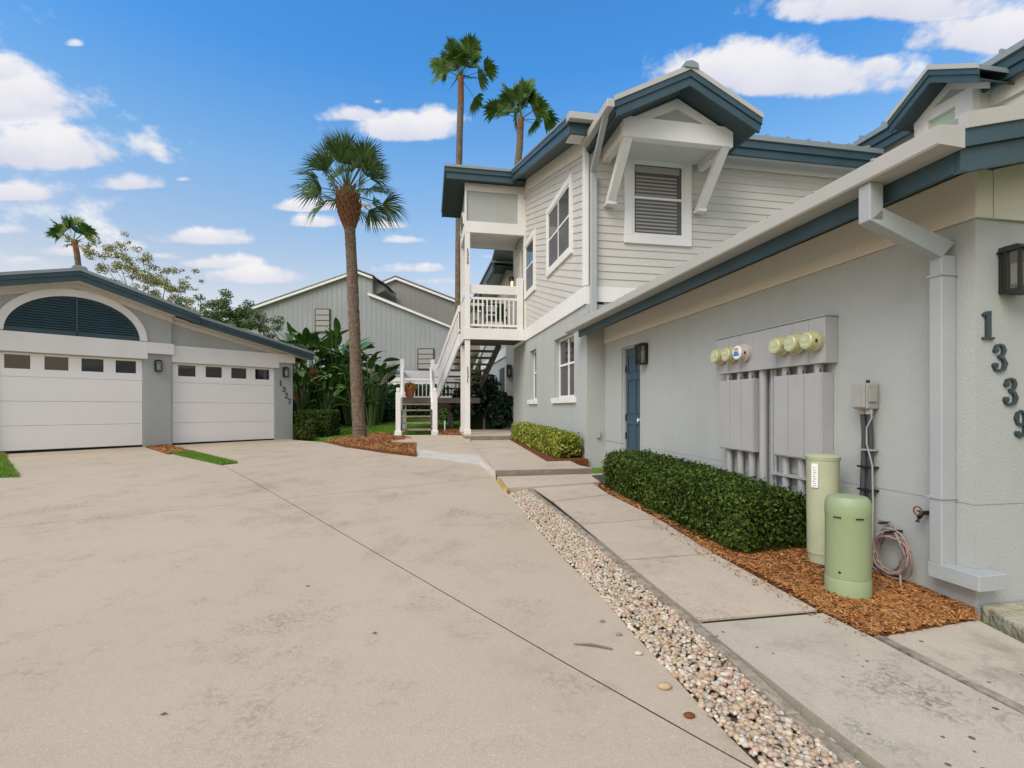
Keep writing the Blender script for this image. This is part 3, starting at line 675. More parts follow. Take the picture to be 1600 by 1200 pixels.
def digit(parent, ch, mk, a, z, h, th=.018, m='digit', flipx=1):
    mb = MB(); j = 0
    for st in DG[ch]:
        t1 = th+j*.0012; j += 1
        if st[0] == 'd':
            poly = [(st[1][0]+st[2]*math.cos(k*math.pi/6), st[1][1]+st[2]*math.sin(k*math.pi/6)) for k in range(12)]
            mb.loft([mk(a+p[0]*h, .001, z+p[1]*h) for p in poly], [mk(a+p[0]*h, t1, z+p[1]*h) for p in poly]); continue
        pts, ws = st; pts = [np.array(p) for p in pts]; lf = []; rt = []
        for i, p in enumerate(pts):
            t = pts[min(i+1, len(pts)-1)]-pts[max(i-1, 0)]
            if len(pts) > 3 and np.allclose(pts[0], pts[-1]) and i in (0, len(pts)-1): t = pts[1]-pts[-2]
            t = t/np.linalg.norm(t); n = np.array([-t[1], t[0]]); lf.append(p+n*ws[i]/2); rt.append(p-n*ws[i]/2)
        for i in range(len(pts)-1):
            q = [rt[i], rt[i+1], lf[i+1], lf[i]]
            mb.loft([mk(a+p[0]*h, .001, z+p[1]*h) for p in q], [mk(a+p[0]*h, t1, z+p[1]*h) for p in q])
    return mb.build('digit', M[m], parent)
def lantern(name, label, mk, a, z, w, h, d, lit=False, group='box wall lanterns'):
    """mk(a, outward, z); centred at a, bottom at z"""
    t = thing(name, label, 'lamp', mk(a, 0, z), group)
    def bx(mb, a0, a1, d0, d1, z0, z1): return mb.loft([mk(a0, d0, z0), mk(a1, d0, z0), mk(a1, d0, z1), mk(a0, d0, z1)], [mk(a0, d1, z0), mk(a1, d1, z0), mk(a1, d1, z1), mk(a0, d1, z1)])
    w2 = w/2; bx(MB(), a-w2*.85, a+w2*.85, 0, .018, z+h*.02, z+h*.98).build('back_plate', M['bronze'], t, bevel=.003)
    b = MB(); p = .018*w/.16
    for sx in (-1, 1):
        for dd in (.03, d-p):
            x = a+sx*(w2*.86)-p/2; bx(b, x, x+p, dd, dd+p, z+.02, z+h*.86)
    bx(b, a-w2*.92, a+w2*.92, .02, d, z, z+.022)
    b.build('frame', M['bronze'], t)
    c = MB(); r = w2*1.06
    c.loft([mk(a-r, 0, z+h*.86), mk(a+r, 0, z+h*.86), mk(a+r, d+.02, z+h*.86), mk(a-r, d+.02, z+h*.86)], [mk(a-r*.62, .01, z+h), mk(a+r*.62, .01, z+h), mk(a+r*.62, d*.7, z+h), mk(a-r*.62, d*.7, z+h)])
    c.build('cap', M['bronze'], t)
    bx(MB(), a-w2*.36, a+w2*.36, d*.3, d*.7, z+h*.2, z+h*.62).build('bulb', M['glow' if lit else 'bulb'], t)
    g = MB()
    bx(g, a-w2*.8, a+w2*.8, d-p*.6, d-p*.4, z+.022, z+h*.86)
    for sx in (-1, 1): bx(g, a+sx*w2*.8-.001, a+sx*w2*.8+.001, .035, d-p, z+.022, z+h*.86)
    o = g.build('glass', M['clear'], t); return t
cg = bpy.data.materials.new('clear_glass'); cg.use_nodes = True; t_ = cg.node_tree; gl = t_.nodes.new('ShaderNodeBsdfGlossy'); gl.inputs['Roughness'].default_value = .08
tr_ = t_.nodes.new('ShaderNodeBsdfTransparent'); mxs = t_.nodes.new('ShaderNodeMixShader'); mxs.inputs[0].default_value = .22
tr_.inputs['Color'].default_value = (.85, .86, .84, 1)
t_.links.new(tr_.outputs[0], mxs.inputs[1]); t_.links.new(gl.outputs[0], mxs.inputs[2]); t_.links.new(mxs.outputs[0], t_.nodes['Material Output'].inputs['Surface'])
M['clear'] = cg

# ================================================================== right garage building (number 1339)
U1, V0, V1 = 3.137, 2.353, 8.16
RG = thing('garage_building', 'grey stucco garage wing with teal fascia, blue side door and dark teal numbers 1339', 'building', R.P(U1, V0, 0))
def wall_cut(name, parent, mk, a0, a1, z0, z1, holes, m, depth=.2, topf=None, reveal=.12, **k):
    """wall slab with rectangular openings; built as grid of boxes without overlapping faces"""
    xs_ = sorted({a0, a1, *[h[0] for h in holes], *[h[1] for h in holes]}); zs_ = sorted({z0, z1, *[h[2] for h in holes], *[h[3] for h in holes]})
    V_ = {}; vs = []; fs = []
    def vi(a, d, z):
        key = (round(a, 4), d, round(z, 4))
        if key not in V_: V_[key] = len(vs); vs.append(mk(a, d, z))
        return V_[key]
    def ish(a, z): return any(h[0] < a < h[1] and h[2] < z < h[3] for h in holes)
    nx_, nz_ = len(xs_)-1, len(zs_)-1
    solid = [[not ish((xs_[i]+xs_[i+1])/2, (zs_[j]+zs_[j+1])/2) for j in range(nz_)] for i in range(nx_)]
    for i in range(nx_):
        for j in range(nz_):
            if not solid[i][j]: continue
            a, b, c, d = xs_[i], xs_[i+1], zs_[j], zs_[j+1]
            for dd in (0, -depth): fs.append((vi(a, dd, c), vi(b, dd, c), vi(b, dd, d), vi(a, dd, d)))
            for (ii, jj, e) in ((i-1, j, ((a, c), (a, d))), (i+1, j, ((b, c), (b, d))), (i, j-1, ((a, c), (b, c))), (i, j+1, ((a, d), (b, d)))):
                if not (0 <= ii < nx_ and 0 <= jj < nz_) or not solid[ii][jj]:
                    fs.append((vi(e[0][0], 0, e[0][1]), vi(e[1][0], 0, e[1][1]), vi(e[1][0], -depth, e[1][1]), vi(e[0][0], -depth, e[0][1])))
    return mesh_obj(name, vs, fs, m, parent, **k)
mu = mkR_u(U1)
dz0 = .17
# lower base course, groove, upper wall
wall_cut('wall', RG, mu, V0, V1, -.15, .638, [(6.78, 7.45, dz0, .638)], M['stucco'], depth=.2)
wall_cut('wall', RG, mu, V0, V1, .644, 2.28, [(6.78, 7.45, .644, 2.125)], M['stucco'], depth=.2)
box('wall', M['stucco'], RG, R, U1+.004, U1+.19, V0+.004, 6.78, .63, .65)
# front face
box('wall', M['stucco'], RG, R, U1+.2, 9.0, V0, V0+.2, -.15, .638); box('wall', M['stucco'], RG, R, U1+.2, 9.0, V0, V0+.2, .644, 2.28)
box('wall', M['stucco'], RG, R, U1+.19, 9.0, V0+.004, V0+.18, .634, .646)
# cream frieze, a few mm proud with a rounded lower lip
box('frieze', M['stucco_cream'], RG, R, U1-.022, U1+.1, V0-.022, V1, 2.283, 2.56, bevel=.01)
MB().loft([R.P(U1+.101, V0-.022, 2.283), R.P(9, V0-.022, 2.283), R.P(9, V0-.022, 4.05), R.P(U1+.101, V0-.022, 2.56)], [R.P(U1+.101, V0+.1, 2.283), R.P(9, V0+.1, 2.283), R.P(9, V0+.1, 4.05), R.P(U1+.101, V0+.1, 2.56)]).build('frieze', M['stucco_cream'], RG)
GU0, GU1 = 2.505, 2.667; GV0 = 2.05
def rz(u): return 2.66+.235*(u-GU1)
# roof plate
MB().loft([R.P(GU1+.005, GV0+.02, rz(GU1)-.09), R.P(9, GV0+.02, rz(9)-.09), R.P(9, GV0+.02, rz(9)-.004), R.P(GU1+.005, GV0+.02, rz(GU1)-.004)],
          [R.P(GU1+.005, 8.17, rz(GU1)-.09), R.P(9, 8.17, rz(9)-.09), R.P(9, 8.17, rz(9)-.004), R.P(GU1+.005, 8.17, rz(GU1)-.004)]).build('roof', M['metalroof'], RG)
# teal fascia boards: side (behind gutter)
box('fascia', M['teal'], RG, R, GU1, GU1+.03, GV0+.02, 8.16, 2.385, 2.60)
def rake(name, m, v0, v1, d0, d1, ua=GU1, ub=9.0):
    MB().loft([R.P(ua, v0, rz(ua)-d1), R.P(ub, v0, rz(ub)-d1), R.P(ub, v0, rz(ub)-d0), R.P(ua, v0, rz(ua)-d0)],
              [R.P(ua, v1, rz(ua)-d1), R.P(ub, v1, rz(ub)-d1), R.P(ub, v1, rz(ub)-d0), R.P(ua, v1, rz(ua)-d0)]).build(name, m, RG)
rake('roof_edge', M['gutter'], GV0-.012, GV0+.03, -.002, .078)
rake('fascia', M['teal'], GV0, GV0+.03, .08, .165); rake('fascia', M['teal'], GV0+.022, GV0+.05, .167, .285)
MB().loft([R.P(GU1+.03, GV0+.05, 2.56), R.P(9, GV0+.05, rz(9)-.12), R.P(9, 8.16, rz(9)-.12), R.P(GU1+.03, 8.16, 2.56)], [R.P(GU1+.03, GV0+.05, 2.575), R.P(9, GV0+.05, rz(9)-.1), R.P(9, 8.16, rz(9)-.1), R.P(GU1+.03, 8.16, 2.575)]).build('soffit', M['stucco_cream'], RG)
# gutter: channel profile
gp_ = [(GU0, 2.585), (GU0, 2.575), (GU0+.004, 2.50), (GU0+.012, 2.49), (GU1-.004, 2.488), (GU1-.004, 2.60), (GU1-.012, 2.60), (GU1-.012, 2.50), (GU0+.014, 2.50), (GU0+.012, 2.577), (GU0+.02, 2.577), (GU0+.02, 2.585)]
GVe = 8.45
gut = MB().loft([R.P(u, GV0, z) for u, z in gp_], [R.P(u, GVe, z) for u, z in gp_]).build('gutter', M['gutter'], RG)
MB().loft([R.P(GU0, GV0-.004, 2.585), R.P(GU0, GV0-.004, 2.492), R.P(GU1-.002, GV0-.004, 2.486), R.P(GU1-.002, GV0-.004, 2.60)], [R.P(GU0, GV0+.001, 2.585), R.P(GU0, GV0+.001, 2.492), R.P(GU1-.002, GV0+.001, 2.486), R.P(GU1-.002, GV0+.001, 2.60)]).build('end_cap', M['gutter'], gut)
box('drip_edge', M['gutter'], RG, R, GU0+.13, GU1+.05, GV0+.03, 8.4, 2.603, 2.612)
gh = MB()
for k in range(14): gh.box(R, GU0-.004, GU1, 2.4+k*.43, 2.42+k*.43, 2.585, 2.592)
gh.build('gutter_straps', M['gutter'], gut)
# downspout from the gutter
ds = MB(); va, vb = 2.454, 2.534
ds.box(R, 2.535, 2.625, va, vb, 2.27, 2.489)
ds.build('downspout', M['downspout'], RG, bevel=.006)
MB().loft([R.P(2.535, va, 2.27), R.P(2.625, va, 2.345), R.P(2.625, vb, 2.345), R.P(2.535, vb, 2.27)][::1], [R.P(3.03, va, 2.085), R.P(3.13, va, 2.175), R.P(3.13, vb, 2.175), R.P(3.03, vb, 2.085)]).build('downspout', M['downspout'], RG, bevel=.004)
box('downspout', M['downspout'], RG, R, 3.03, 3.135, va+.002, vb-.002, .27, 2.10, bevel=.006)
for z_ in (1.98, .66): box('downspout_strap', M['downspout'], RG, R, 3.022, 3.136, va-.006, vb+.006, z_, z_+.012)
tr0 = MB(); tr0.box(R, 3.03, 3.134, V0-.10, 2.54, .185, .275); tr0.build('downspout_trough', M['downspout'], RG, bevel=.005)
box('downspout_trough', M['downspout'], RG, R, 3.134, 3.225, V0-.10, V0-.003, .185, .275, bevel=.005)
# blue side door
dr = wall_cut('door', RG, lambda a, d, z: R.P(U1+.06-d, a, z), 6.80, 7.41, dz0+.01, 2.10,
              [(6.87, 7.06, dz0+.15, .95), (7.15, 7.34, dz0+.15, .95), (6.87, 7.06, 1.08, 1.62), (7.15, 7.34, 1.08, 1.62), (6.87, 7.06, 1.72, 1.98), (7.15, 7.34, 1.72, 1.98)], M['door'], depth=.04)
box('panel_back', M['door'], dr, R, U1+.075, U1+.09, 6.81, 7.40, dz0+.02, 2.09)
for a in (6.89, 7.17):
    for z0_, z1_ in ((dz0+.18, .92), (1.11, 1.59), (1.75, 1.95)): box('panel', M['door'], dr, R, U1+.066, U1+.0745, a, a+.15, z0_, z1_, bevel=.004)
for z_ in (.72, 1.0, 1.75): box('hinge', M['black'], dr, R, U1+.045, U1+.059, 7.385, 7.43, z_, z_+.1)
MB().tube([R.P(U1+.06, 6.86, 1.02), R.P(U1+.0, 6.86, 1.02)], [.012, .028], 10).build('handle', M['lwhite'], dr, smooth=True)
box('door_frame', M['stucco'], RG, R, U1+.03, U1+.12, 7.412, 7.448, dz0, 2.12); box('door_frame', M['stucco'], RG, R, U1+.03, U1+.12, 6.782, 6.798, dz0, 2.12)
box('door_frame', M['stucco'], RG, R, U1+.03, U1+.12, 6.80, 7.41, 2.102, 2.122)
mf = mkR_v(V0)
for ch, px, py in (('1', 1531, 530), ('3', 1548, 581), ('3', 1565, 634), ('9', 1582, 684)):
    a, z = onV(px, py, V0); digit(RG, ch, mf, a, z, .162, .014)
a, z = 3.32, 1.85; lantern('wall_lantern', 'large black box lantern on the wall above the numbers 1339', mf, a+.045, z, .16, .275, .12)
a0_, z0_ = 6.59, 1.80; lantern('wall_lantern', 'black box lantern on the grey wall just right of the blue side door', mu, a0_, z0_, .16, .30, .13)

# ================================================================== electric meter bank
mb_root = thing('meter_bank', 'grey bank of six electric meters with long disconnect boxes on the garage wall', 'electric meters', R.P(U1, 4, .3))
segs = [3.311, 3.475, 3.655, 3.83, 4.15, 4.33, 4.515, 4.727]
for i in range(len(segs)-1): box('panel', M['meterbox'], mb_root, R, 3.022, U1-.002, segs[i]+.0015, segs[i+1]-.0015, 1.54, 1.892, bevel=.003)
box('panel_cap', M['meterbox'], mb_root, R, 3.012, U1-.002, 3.305, 4.733, 1.894, 1.902)
for i, (v_, kind) in enumerate([(3.395, 'y'), (3.565, 'y'), (3.742, 'y'), (4.24, 'w'), (4.422, 'y'), (4.61, 'y')]):
    z_ = 1.712
    def ring(u0, u1, r0, r1, mb): return mb.tube([R.P(u0, v_, z_), R.P(u1, v_, z_)], [r0, r1], 24)
    mt = ring(3.024, 2.985, .083, .083, MB()).build('meter', M['meterring' if kind == 'y' else 'meterwhite'], mb_root, smooth=False, label='pale yellow domed meter' if kind == 'y' else 'beige meter with a white and blue label on its face')
    ring(2.985, 2.925, .074, .066, MB()).build('cover', M['meterglass' if kind == 'y' else 'meterwhite'], mt)
    MB().tube([R.P(2.925, v_, z_), R.P(2.917, v_, z_)], [.066, .058], 24).build('face', M['meterglass' if kind == 'y' else 'lwhite'], mt)
    if kind == 'w':
        MB().box(R, 2.9145, 2.9165, v_-.04, v_+.04, z_-.03, z_-.01).box(R, 2.9145, 2.9165, v_-.03, v_+.035, z_-.006, z_+.008).build('blue_label', M['lblue'], mt)
        MB().box(R, 2.9145, 2.9165, v_-.03, v_+.03, z_+.028, z_+.04).box(R, 2.9145, 2.9165, v_-.02, v_+.03, z_+.014, z_+.02).build('red_label', M['lred'], mt)
    else:
        MB().box(R, 2.9145, 2.9165, v_-.028, v_+.028, z_-.002, z_+.03).box(R, 2.9145, 2.9165, v_-.036, v_+.036, z_-.04, z_-.026).build('dial_plate', M['lgrn'], mt)
    MB().box(R, 2.95, 2.962, v_-.078, v_-.066, z_-.016, z_+.006).build('seal', M['black'], mt)
for vs_ in ([3.35, 3.524, 3.70, 3.878], [4.15, 4.317, 4.49, 4.665]):
    for i in range(3):
        a, b = vs_[i]+.002, vs_[i+1]-.002; c = (a+b)/2
        bx_ = box('disconnect_box', M['meterbox'], mb_root, R, 3.026, U1-.002, a, b, .79, 1.47, bevel=.004)
        box('cover', M['meterbox'], bx_, R, 3.02, 3.0255, a+.008, b-.008, .80, 1.458, bevel=.002)
        MB().tube([R.P(3.08, c, 1.471), R.P(3.08, c, 1.539)], .034, 12).build('nipple', M['conduit'], bx_, smooth=True)
        MB().tube([R.P(3.035, a+.02, 1.46), R.P(3.035, a+.02, 1.50)], .006, 6).build('seal', M['black'], bx_)
        MB().tube([R.P(3.085, c+.01, .10), R.P(3.085, c+.01, .7895)], .031, 12).build('conduit', M['conduit'], mb_root, smooth=True)
MB().tube([R.P(3.085, 4.085, .10), R.P(3.085, 4.085, 1.539)], .036, 14).build('conduit', M['conduit'], mb_root, smooth=True)
MB().tube([R.P(3.10, 3.985, .10), R.P(3.10, 3.985, 1.539)], .016, 8).build('conduit', M['conduit'], mb_root, smooth=True)
MB().tube([R.P(3.10, 3.945, .10), R.P(3.10, 3.945, 1.539)], .012, 8).build('conduit', M['conduit'], mb_root, smooth=True)
for z_ in (.36, .62): MB().box(R, 3.045, U1-.003, 3.32, 3.95, z_, z_+.018).build('strut', M['conduit'], mb_root)

# small utility box with cables
ub = thing('utility_box', 'small grey utility box on the wall with dark conduits running down', 'utility box', R.P(U1, 3.0, .9))
box('housing', M['boxgrey'], ub, R, 3.03, U1-.002, 2.96, 3.075, 1.19, 1.37, bevel=.012)
box('lid', M['boxgrey'], ub, R, 3.015, 3.029, 2.965, 3.07, 1.20, 1.375, bevel=.01); box('hinge', M['boxgrey'], ub, R, 3.04, 3.10, 2.945, 2.958, 1.24, 1.33, bevel=.003)
MB().tube([R.P(3.08, 3.0, 1.371), R.P(3.08, 3.0, 1.392)], .012, 8).build('plug', M['black'], ub)
MB().tube([R.P(3.085, 3.045, 1.19), R.P(3.10, 3.045, 1.0), R.P(3.10, 3.06, .6), R.P(3.10, 3.075, .08)], .019, 10).build('conduit', M['conduitblack'], ub, smooth=True)
MB().tube([R.P(3.085, 2.995, 1.19), R.P(3.10, 2.995, 1.0), R.P(3.10, 2.995, .6), R.P(3.10, 3.0, .08)], .017, 10).build('conduit', M['conduitblack'], ub, smooth=True)
for v_ in (3.045, 2.995): MB().tube([R.P(3.085, v_, 1.155), R.P(3.085, v_, 1.189)], .026, 10).build('gland', M['boxgrey'], ub, smooth=True)
MB().tube([R.P(3.07, 2.965, 1.19), R.P(3.07, 2.96, 1.13), R.P(3.07, 3.0, 1.06), R.P(3.07, 3.0, .95), R.P(3.08, 2.965, .8), R.P(3.08, 2.96, .5), R.P(3.08, 2.965, .1)], .0055, 8).build('cable', M['boxgrey'], ub, smooth=True)
for z_ in (.78, .62, .9): box('tie', M['black'] if z_ < .8 else M['boxgrey'], ub, R, 3.075, U1-.002, 2.965, 3.085, z_, z_+.012)
# hose bib
hb = thing('hose_tap', 'old brass garden tap on the wall beside the downspout', 'tap', R.P(U1, 2.64, .5))
MB().tube([R.P(U1, 2.62, .545), R.P(U1-.05, 2.62, .545), R.P(U1-.075, 2.62, .52), R.P(U1-.085, 2.62, .49)], [.014, .013, .014, .016], 10).build('spout', M['bronze'], hb, smooth=True)
hv = MB(); 
for k in range(12):
    t0, t1 = k*math.pi/6, (k+1)*math.pi/6
    hv.tube([R.P(U1-.085, 2.62+.026*math.cos(t0), .56+.026*math.sin(t0)), R.P(U1-.085, 2.62+.026*math.cos(t1), .56+.026*math.sin(t1))], .005, 6)
hv.tube([R.P(U1-.05, 2.62, .55), R.P(U1-.088, 2.62, .56)], .007, 6).build('handle_wheel', M['palmdead'], hb)
# coil of cable
cb = thing('cable_coil', 'loose coil of pinkish grey cable tied against the wall base', 'cable', R.P(U1-.05, 2.8, .2))
for k in range(7):
    c = (2.83+random.uniform(-.035, .035), .24+random.uniform(-.02, .02)); ra, rb = random.uniform(.10, .15), random.uniform(.10, .145); ph = random.uniform(0, 6.28)
    pts = [R.P(U1-.02-.012*k-.015*math.sin(3*t/24*6.28+ph), c[0]+ra*math.cos(t/24*6.283+ph), c[1]+rb*math.sin(t/24*6.283+ph)) for t in range(25)]
    MB().tube(pts, .007, 6).build('loop', M['cablegrey' if k % 2 else 'cablepink'], cb, smooth=True)
MB().tube([R.P(U1-.02, 2.95, .43), R.P(U1-.02, 2.88, .425), R.P(U1-.04, 2.83, .41), R.P(U1-.04, 2.82, .34)], .007, 6).build('tail', M['cablepink'], cb, smooth=True)
for k in range(4):
    v_ = 3.0+.035*k; MB().tube([R.P(U1-.03, v_-.1, .05), R.P(U1-.06-.01*k, v_-.02, .12), R.P(U1-.05, v_+.02, .3), R.P(U1-.03, v_+.05, .42-.05*k)], .006, 6).build('tail', M['cablepink' if k % 2 else 'cablegrey'], cb, smooth=True)
MB().tube([R.P(U1-.07, 2.75, .14), R.P(U1-.12, 2.70, .06), R.P(U1-.15, 2.73, .03)], .007, 6).build('tail', M['cablegrey'], cb, smooth=True)
for a_, z_ in ((2.83, .37), (2.79, .385), (2.88, .42)): box('tie', M['black'], cb, R, U1-.09, U1-.01, a_-.006, a_+.012, z_, z_+.012)

# pedestals
def pedestal(label, c, r, h, m, style):
    t = thing('utility_pedestal', label, 'pedestal', (*c, G(*c)), 'green utility pedestals'); z = G(*c)+.0
    if style:
        MB().lathe((*c, z), [(r*1.02, -.05), (r*1.02, .11), (r*.99, .118)], 40).build('base', M[m], t, smooth=True, bevel=0)
        MB().lathe((*c, z), [(r*1.0, .12), (r*1.0, h*.80), (r*1.015, h*.81), (r*1.015, h*.90), (r*.97, h*.95), (r*.84, h*.985), (r*.5, h*.998), (r*.05, h)], 40).build('cover', M[m], t, smooth=True)
        for k in (-.45, .5): 
            a = -math.pi/2-.58+k; MB().box(Fr((c[0]+r*1.005*math.cos(a), c[1]+r*1.005*math.sin(a)), (-math.sin(a), math.cos(a)), (math.cos(a), math.sin(a))), -.022, .022, 0, .006, z+h*.79, z+h*.80).build('slot', M['boxcore'], t)
        a = -math.pi/2-.58-.35; MB().tube([(c[0]+r*.95*math.cos(a), c[1]+r*.95*math.sin(a), z+.16), (c[0]+r*1.012*math.cos(a), c[1]+r*1.012*math.sin(a), z+.16)], .008, 8).build('bolt', M['black'], t)
    else:
        MB().lathe((*c, z), [(r*.88, -.05), (r*.88, .10), (r*.9, .105)], 36).build('base', M[m], t, smooth=True)
        MB().lathe((*c, z), [(r*.93, .09), (r*.99, h-.035)], 36).build('cover', M[m], t)
        MB().lathe((*c, z), [(r*1.02, h-.036), (r*1.05, h-.012), (r*.95, h-.002), (r*.4, h+.006)], 36).build('lid', M[m], t, smooth=True)
        a = -math.pi/2-.7-.3; fr_ = Fr((c[0]+r*.975*math.cos(a), c[1]+r*.975*math.sin(a)), (-math.sin(a), math.cos(a)), (math.cos(a), math.sin(a)))
        MB().box(fr_, -.022, .022, 0, .009, z+h-.23, z+h-.06).build('sticker', M['lwhite'], t)
        pr = MB()
        for k in range(9): pr.box(fr_, -.012+.004*(k % 2), .012-.004*(k % 3), .009, .0098, z+h-.22+k*.016, z+h-.214+k*.016)
        pr.build('print', M['boxgrey'], t)
        a = -math.pi/2-.2; MB().box(Fr((c[0]+r*.95*math.cos(a), c[1]+r*.95*math.sin(a)), (-math.sin(a), math.cos(a)), (math.cos(a), math.sin(a))), -.02, .02, 0, .02, z+.12, z+.2).build('latch', M[m], t)
    return t
pedestal('short rounded green utility pedestal standing in the orange mulch', (2.085, 3.14), .122, .62, 'pedgreen', 1)
pedestal('taller pale faded green pedestal with a white sticker behind the rounded one', R.P(2.90, 3.20, 0)[:2], .108, .80, 'pedpale', 0)

# mossy stone slab at the lower right
ms = thing('stone_step', 'thick mossy concrete step slab at the corner of the right garage', 'step', R.P(3.4, 2.2, 0))
c0 = [R.P(U1+.02, 2.33, 0)[:2], R.P(U1+.03, 2.26, 0)[:2], (3.15, 2.30), (3.7, 1.9), (4.6, 1.9), (4.6, 3.2), R.P(4.4, 2.34, 0)[:2]]
p0_ = np.array(R.P(U1+.02, 2.30, 0)[:2]); pn = np.array(gp(1600, 1002))
c0 = [R.P(U1+.02, 2.34, 0)[:2], tuple(p0_), tuple(pn), tuple(pn+(pn-p0_)*1.6), (4.8, 1.9), R.P(4.4, 2.34, 0)[:2]]
MB().prism([(*p, -.03) for p in c0], (0, 0, .11)).build('slab', M['mossy'], ms, bevel=.015)

# ================================================================== two-storey building
U2 = 2.82; VF = 8.2
AB = thing('apartment_building', 'two storey grey stucco and cream sided building with raked eaves and a bracketed gable', 'building', R.P(U2, VF, .2))
m2 = mkR_u(U2); mv = mkR_v(VF)
# ground floor wall facing left with deep windows
gw = [(8.882, 10.245, 1.40, 2.61), (11.866, 12.57, 1.40, 2.63)]
wall_cut('wall', AB, m2, 8.45, 14.8, 0, .74, [], M['stucco'], depth=.25)
wall_cut('wall', AB, m2, 8.45, 14.8, .746, 2.95, gw, M['stucco'], depth=.25)
box('wall', M['stucco'], AB, R, U2+.012, U2+.24, 8.46, 14.79, .735, .75)
box('corner_pier', M['stucco'], AB, R, U2-.004, U1-.001, 8.16, 8.449, 0, 2.95)
box('wall', M['stucco'], AB, R, U1, 8.5, VF, VF+.2, 0, 3.0)
for (a0, a1, z0, z1), cols in zip(gw, (2, 1)):
    w = window(AB, mkR_u(U2+.13), a0+.01, a1-.01, z0, z1, 0, cols=cols, meet=(z0+z1)/2+.06, trim=False, frame_w=.045)
    box('sill', M['white'], w, R, U2-.05, U2+.12, a0-.12, a1+.1, z0-.11, z0-.002, bevel=.006)
# band between storeys
box('band', M['white'], AB, R, U2-.035, U2+.1, 8.17, 13.2, 2.955, 3.262, bevel=.004)
box('band', M['white'], AB, R, U2+.101, 8.3, VF-.03, VF+.05, 3.0, 3.262, bevel=.004)
# raked roof over this part
SL = .286
def zr(v): return 5.88+SL*(v-7.8) if v < 12.8 else 5.88+SL*5.0-SL*(v-12.8)
# upper walls (sheathing)
pw = [(8.2, 3.2), (14.8, 3.2), (14.8, zr(14.8)-.22), (12.8, zr(12.8)-.22), (8.2, zr(8.2)-.22)]
MB().loft([R.P(U2, a, z) for a, z in pw], [R.P(U2+.2, a, z) for a, z in pw]).build('wall', M['siding'], AB)
MB().box(R, U2+.2, 8.8, VF+.0, VF+.2, 3.0, zr(8.2)-.22).build('wall', M['siding'], AB)
# boards, left wall: laid parallel to the rake
def zt(v): return zr(v)-.50
bp = [(8.31, 3.266), (13.04, 3.266), (13.04, zr(12.8)-.52-.1), (12.8, zt(12.8)), (8.31, zt(8.31))]
siding(AB, None, 1.9, 7.4, .135, bp, m2, M['siding'], slope=SL, vref=8.2)
siding(AB, None, 3.266, zr(8.2)-.5, .131, [(U2+.11, 3.266), (8.8, 3.266), (8.8, zr(8.2)-.5), (U2+.11, zr(8.2)-.5)], mv, M['siding'])
# upper floor right of porch: wall seen inside the balcony
siding(AB, None, 3.266, 5.9, .135, [(13.22, 3.266), (14.78, 3.266), (14.78, 5.85), (13.22, 5.85)], m2, M['siding'])
# frieze boards under the rake / eave, corner boards
MB().loft([R.P(U2-.04, a, z) for a, z in [(8.2, zr(8.2)-.49), (12.75, zr(12.75)-.49), (13.2, zr(12.75)-.60), (13.2, zr(13.2)-.2), (12.75, zr(12.75)-.2), (8.2, zr(8.2)-.2)]],
          [R.P(U2+.01, a, z) for a, z in [(8.2, zr(8.2)-.49), (12.75, zr(12.75)-.49), (13.2, zr(12.75)-.60), (13.2, zr(13.2)-.2), (12.75, zr(12.75)-.2), (8.2, zr(8.2)-.2)]]).build('frieze', M['warmwhite'], AB)
box('frieze', M['warmwhite'], AB, R, U2+.1, 8.8, VF-.04, VF+.01, zr(8.2)-.49, zr(8.2)-.2)
box('frieze', M['warmwhite'], AB, R, U2+.1, 8.8, VF-.055, VF-.041, zr(8.2)-.52, zr(8.2)-.44)
box('corner_board', M['white'], AB, R, U2-.045, U2+.03, VF-.04, VF+.085, 3.264, zr(8.2)-.3, bevel=.004)
box('corner_board', M['white'], AB, R, U2-.045, U2-.0, 13.04, 13.2, 3.264, 6.7)
# roof slabs
def roofslab(name, m, u0, u1, v0, v1, t0, t1, parent):
    vs_ = [v0, v1] if not (v0 < 12.8 < v1) else [v0, 12.8, v1]
    for a, b in zip(vs_[:-1], vs_[1:]):
        MB().loft([R.P(u0, a, zr(a)-t1), R.P(u1, a, zr(a)-t1), R.P(u1, a, zr(a)-t0), R.P(u0, a, zr(a)-t0)], [R.P(u0, b, zr(b)-t1), R.P(u1, b, zr(b)-t1), R.P(u1, b, zr(b)-t0), R.P(u0, b, zr(b)-t0)]).build(name, m, parent)
UE = 2.40; VE = 7.80
roofslab('roof', M['metalroof'], UE+.05, 8.34, VE+.06, 12.8, .0, .06, AB); roofslab('roof', M['metalroof'], UE+.05, 8.34, 12.8, 19.5, .0, .06, AB)
roofslab('soffit', M['tealdark'], UE+.06, 8.34, VE+.06, 12.8, .19, .205, AB)
# rake trim: pale cap, upper teal board, lower teal board set back
roofslab('roof_edge', M['metalroof'], UE-.035, UE+.049, VE, 12.74, -.02, .02, AB)
roofslab('fascia', M['teal'], UE-.02, UE+.03, VE+.0, 12.75, .022, .12, AB); roofslab('fascia', M['teal'], UE+.01, UE+.06, VE+.03, 12.8, .122, .27, AB)
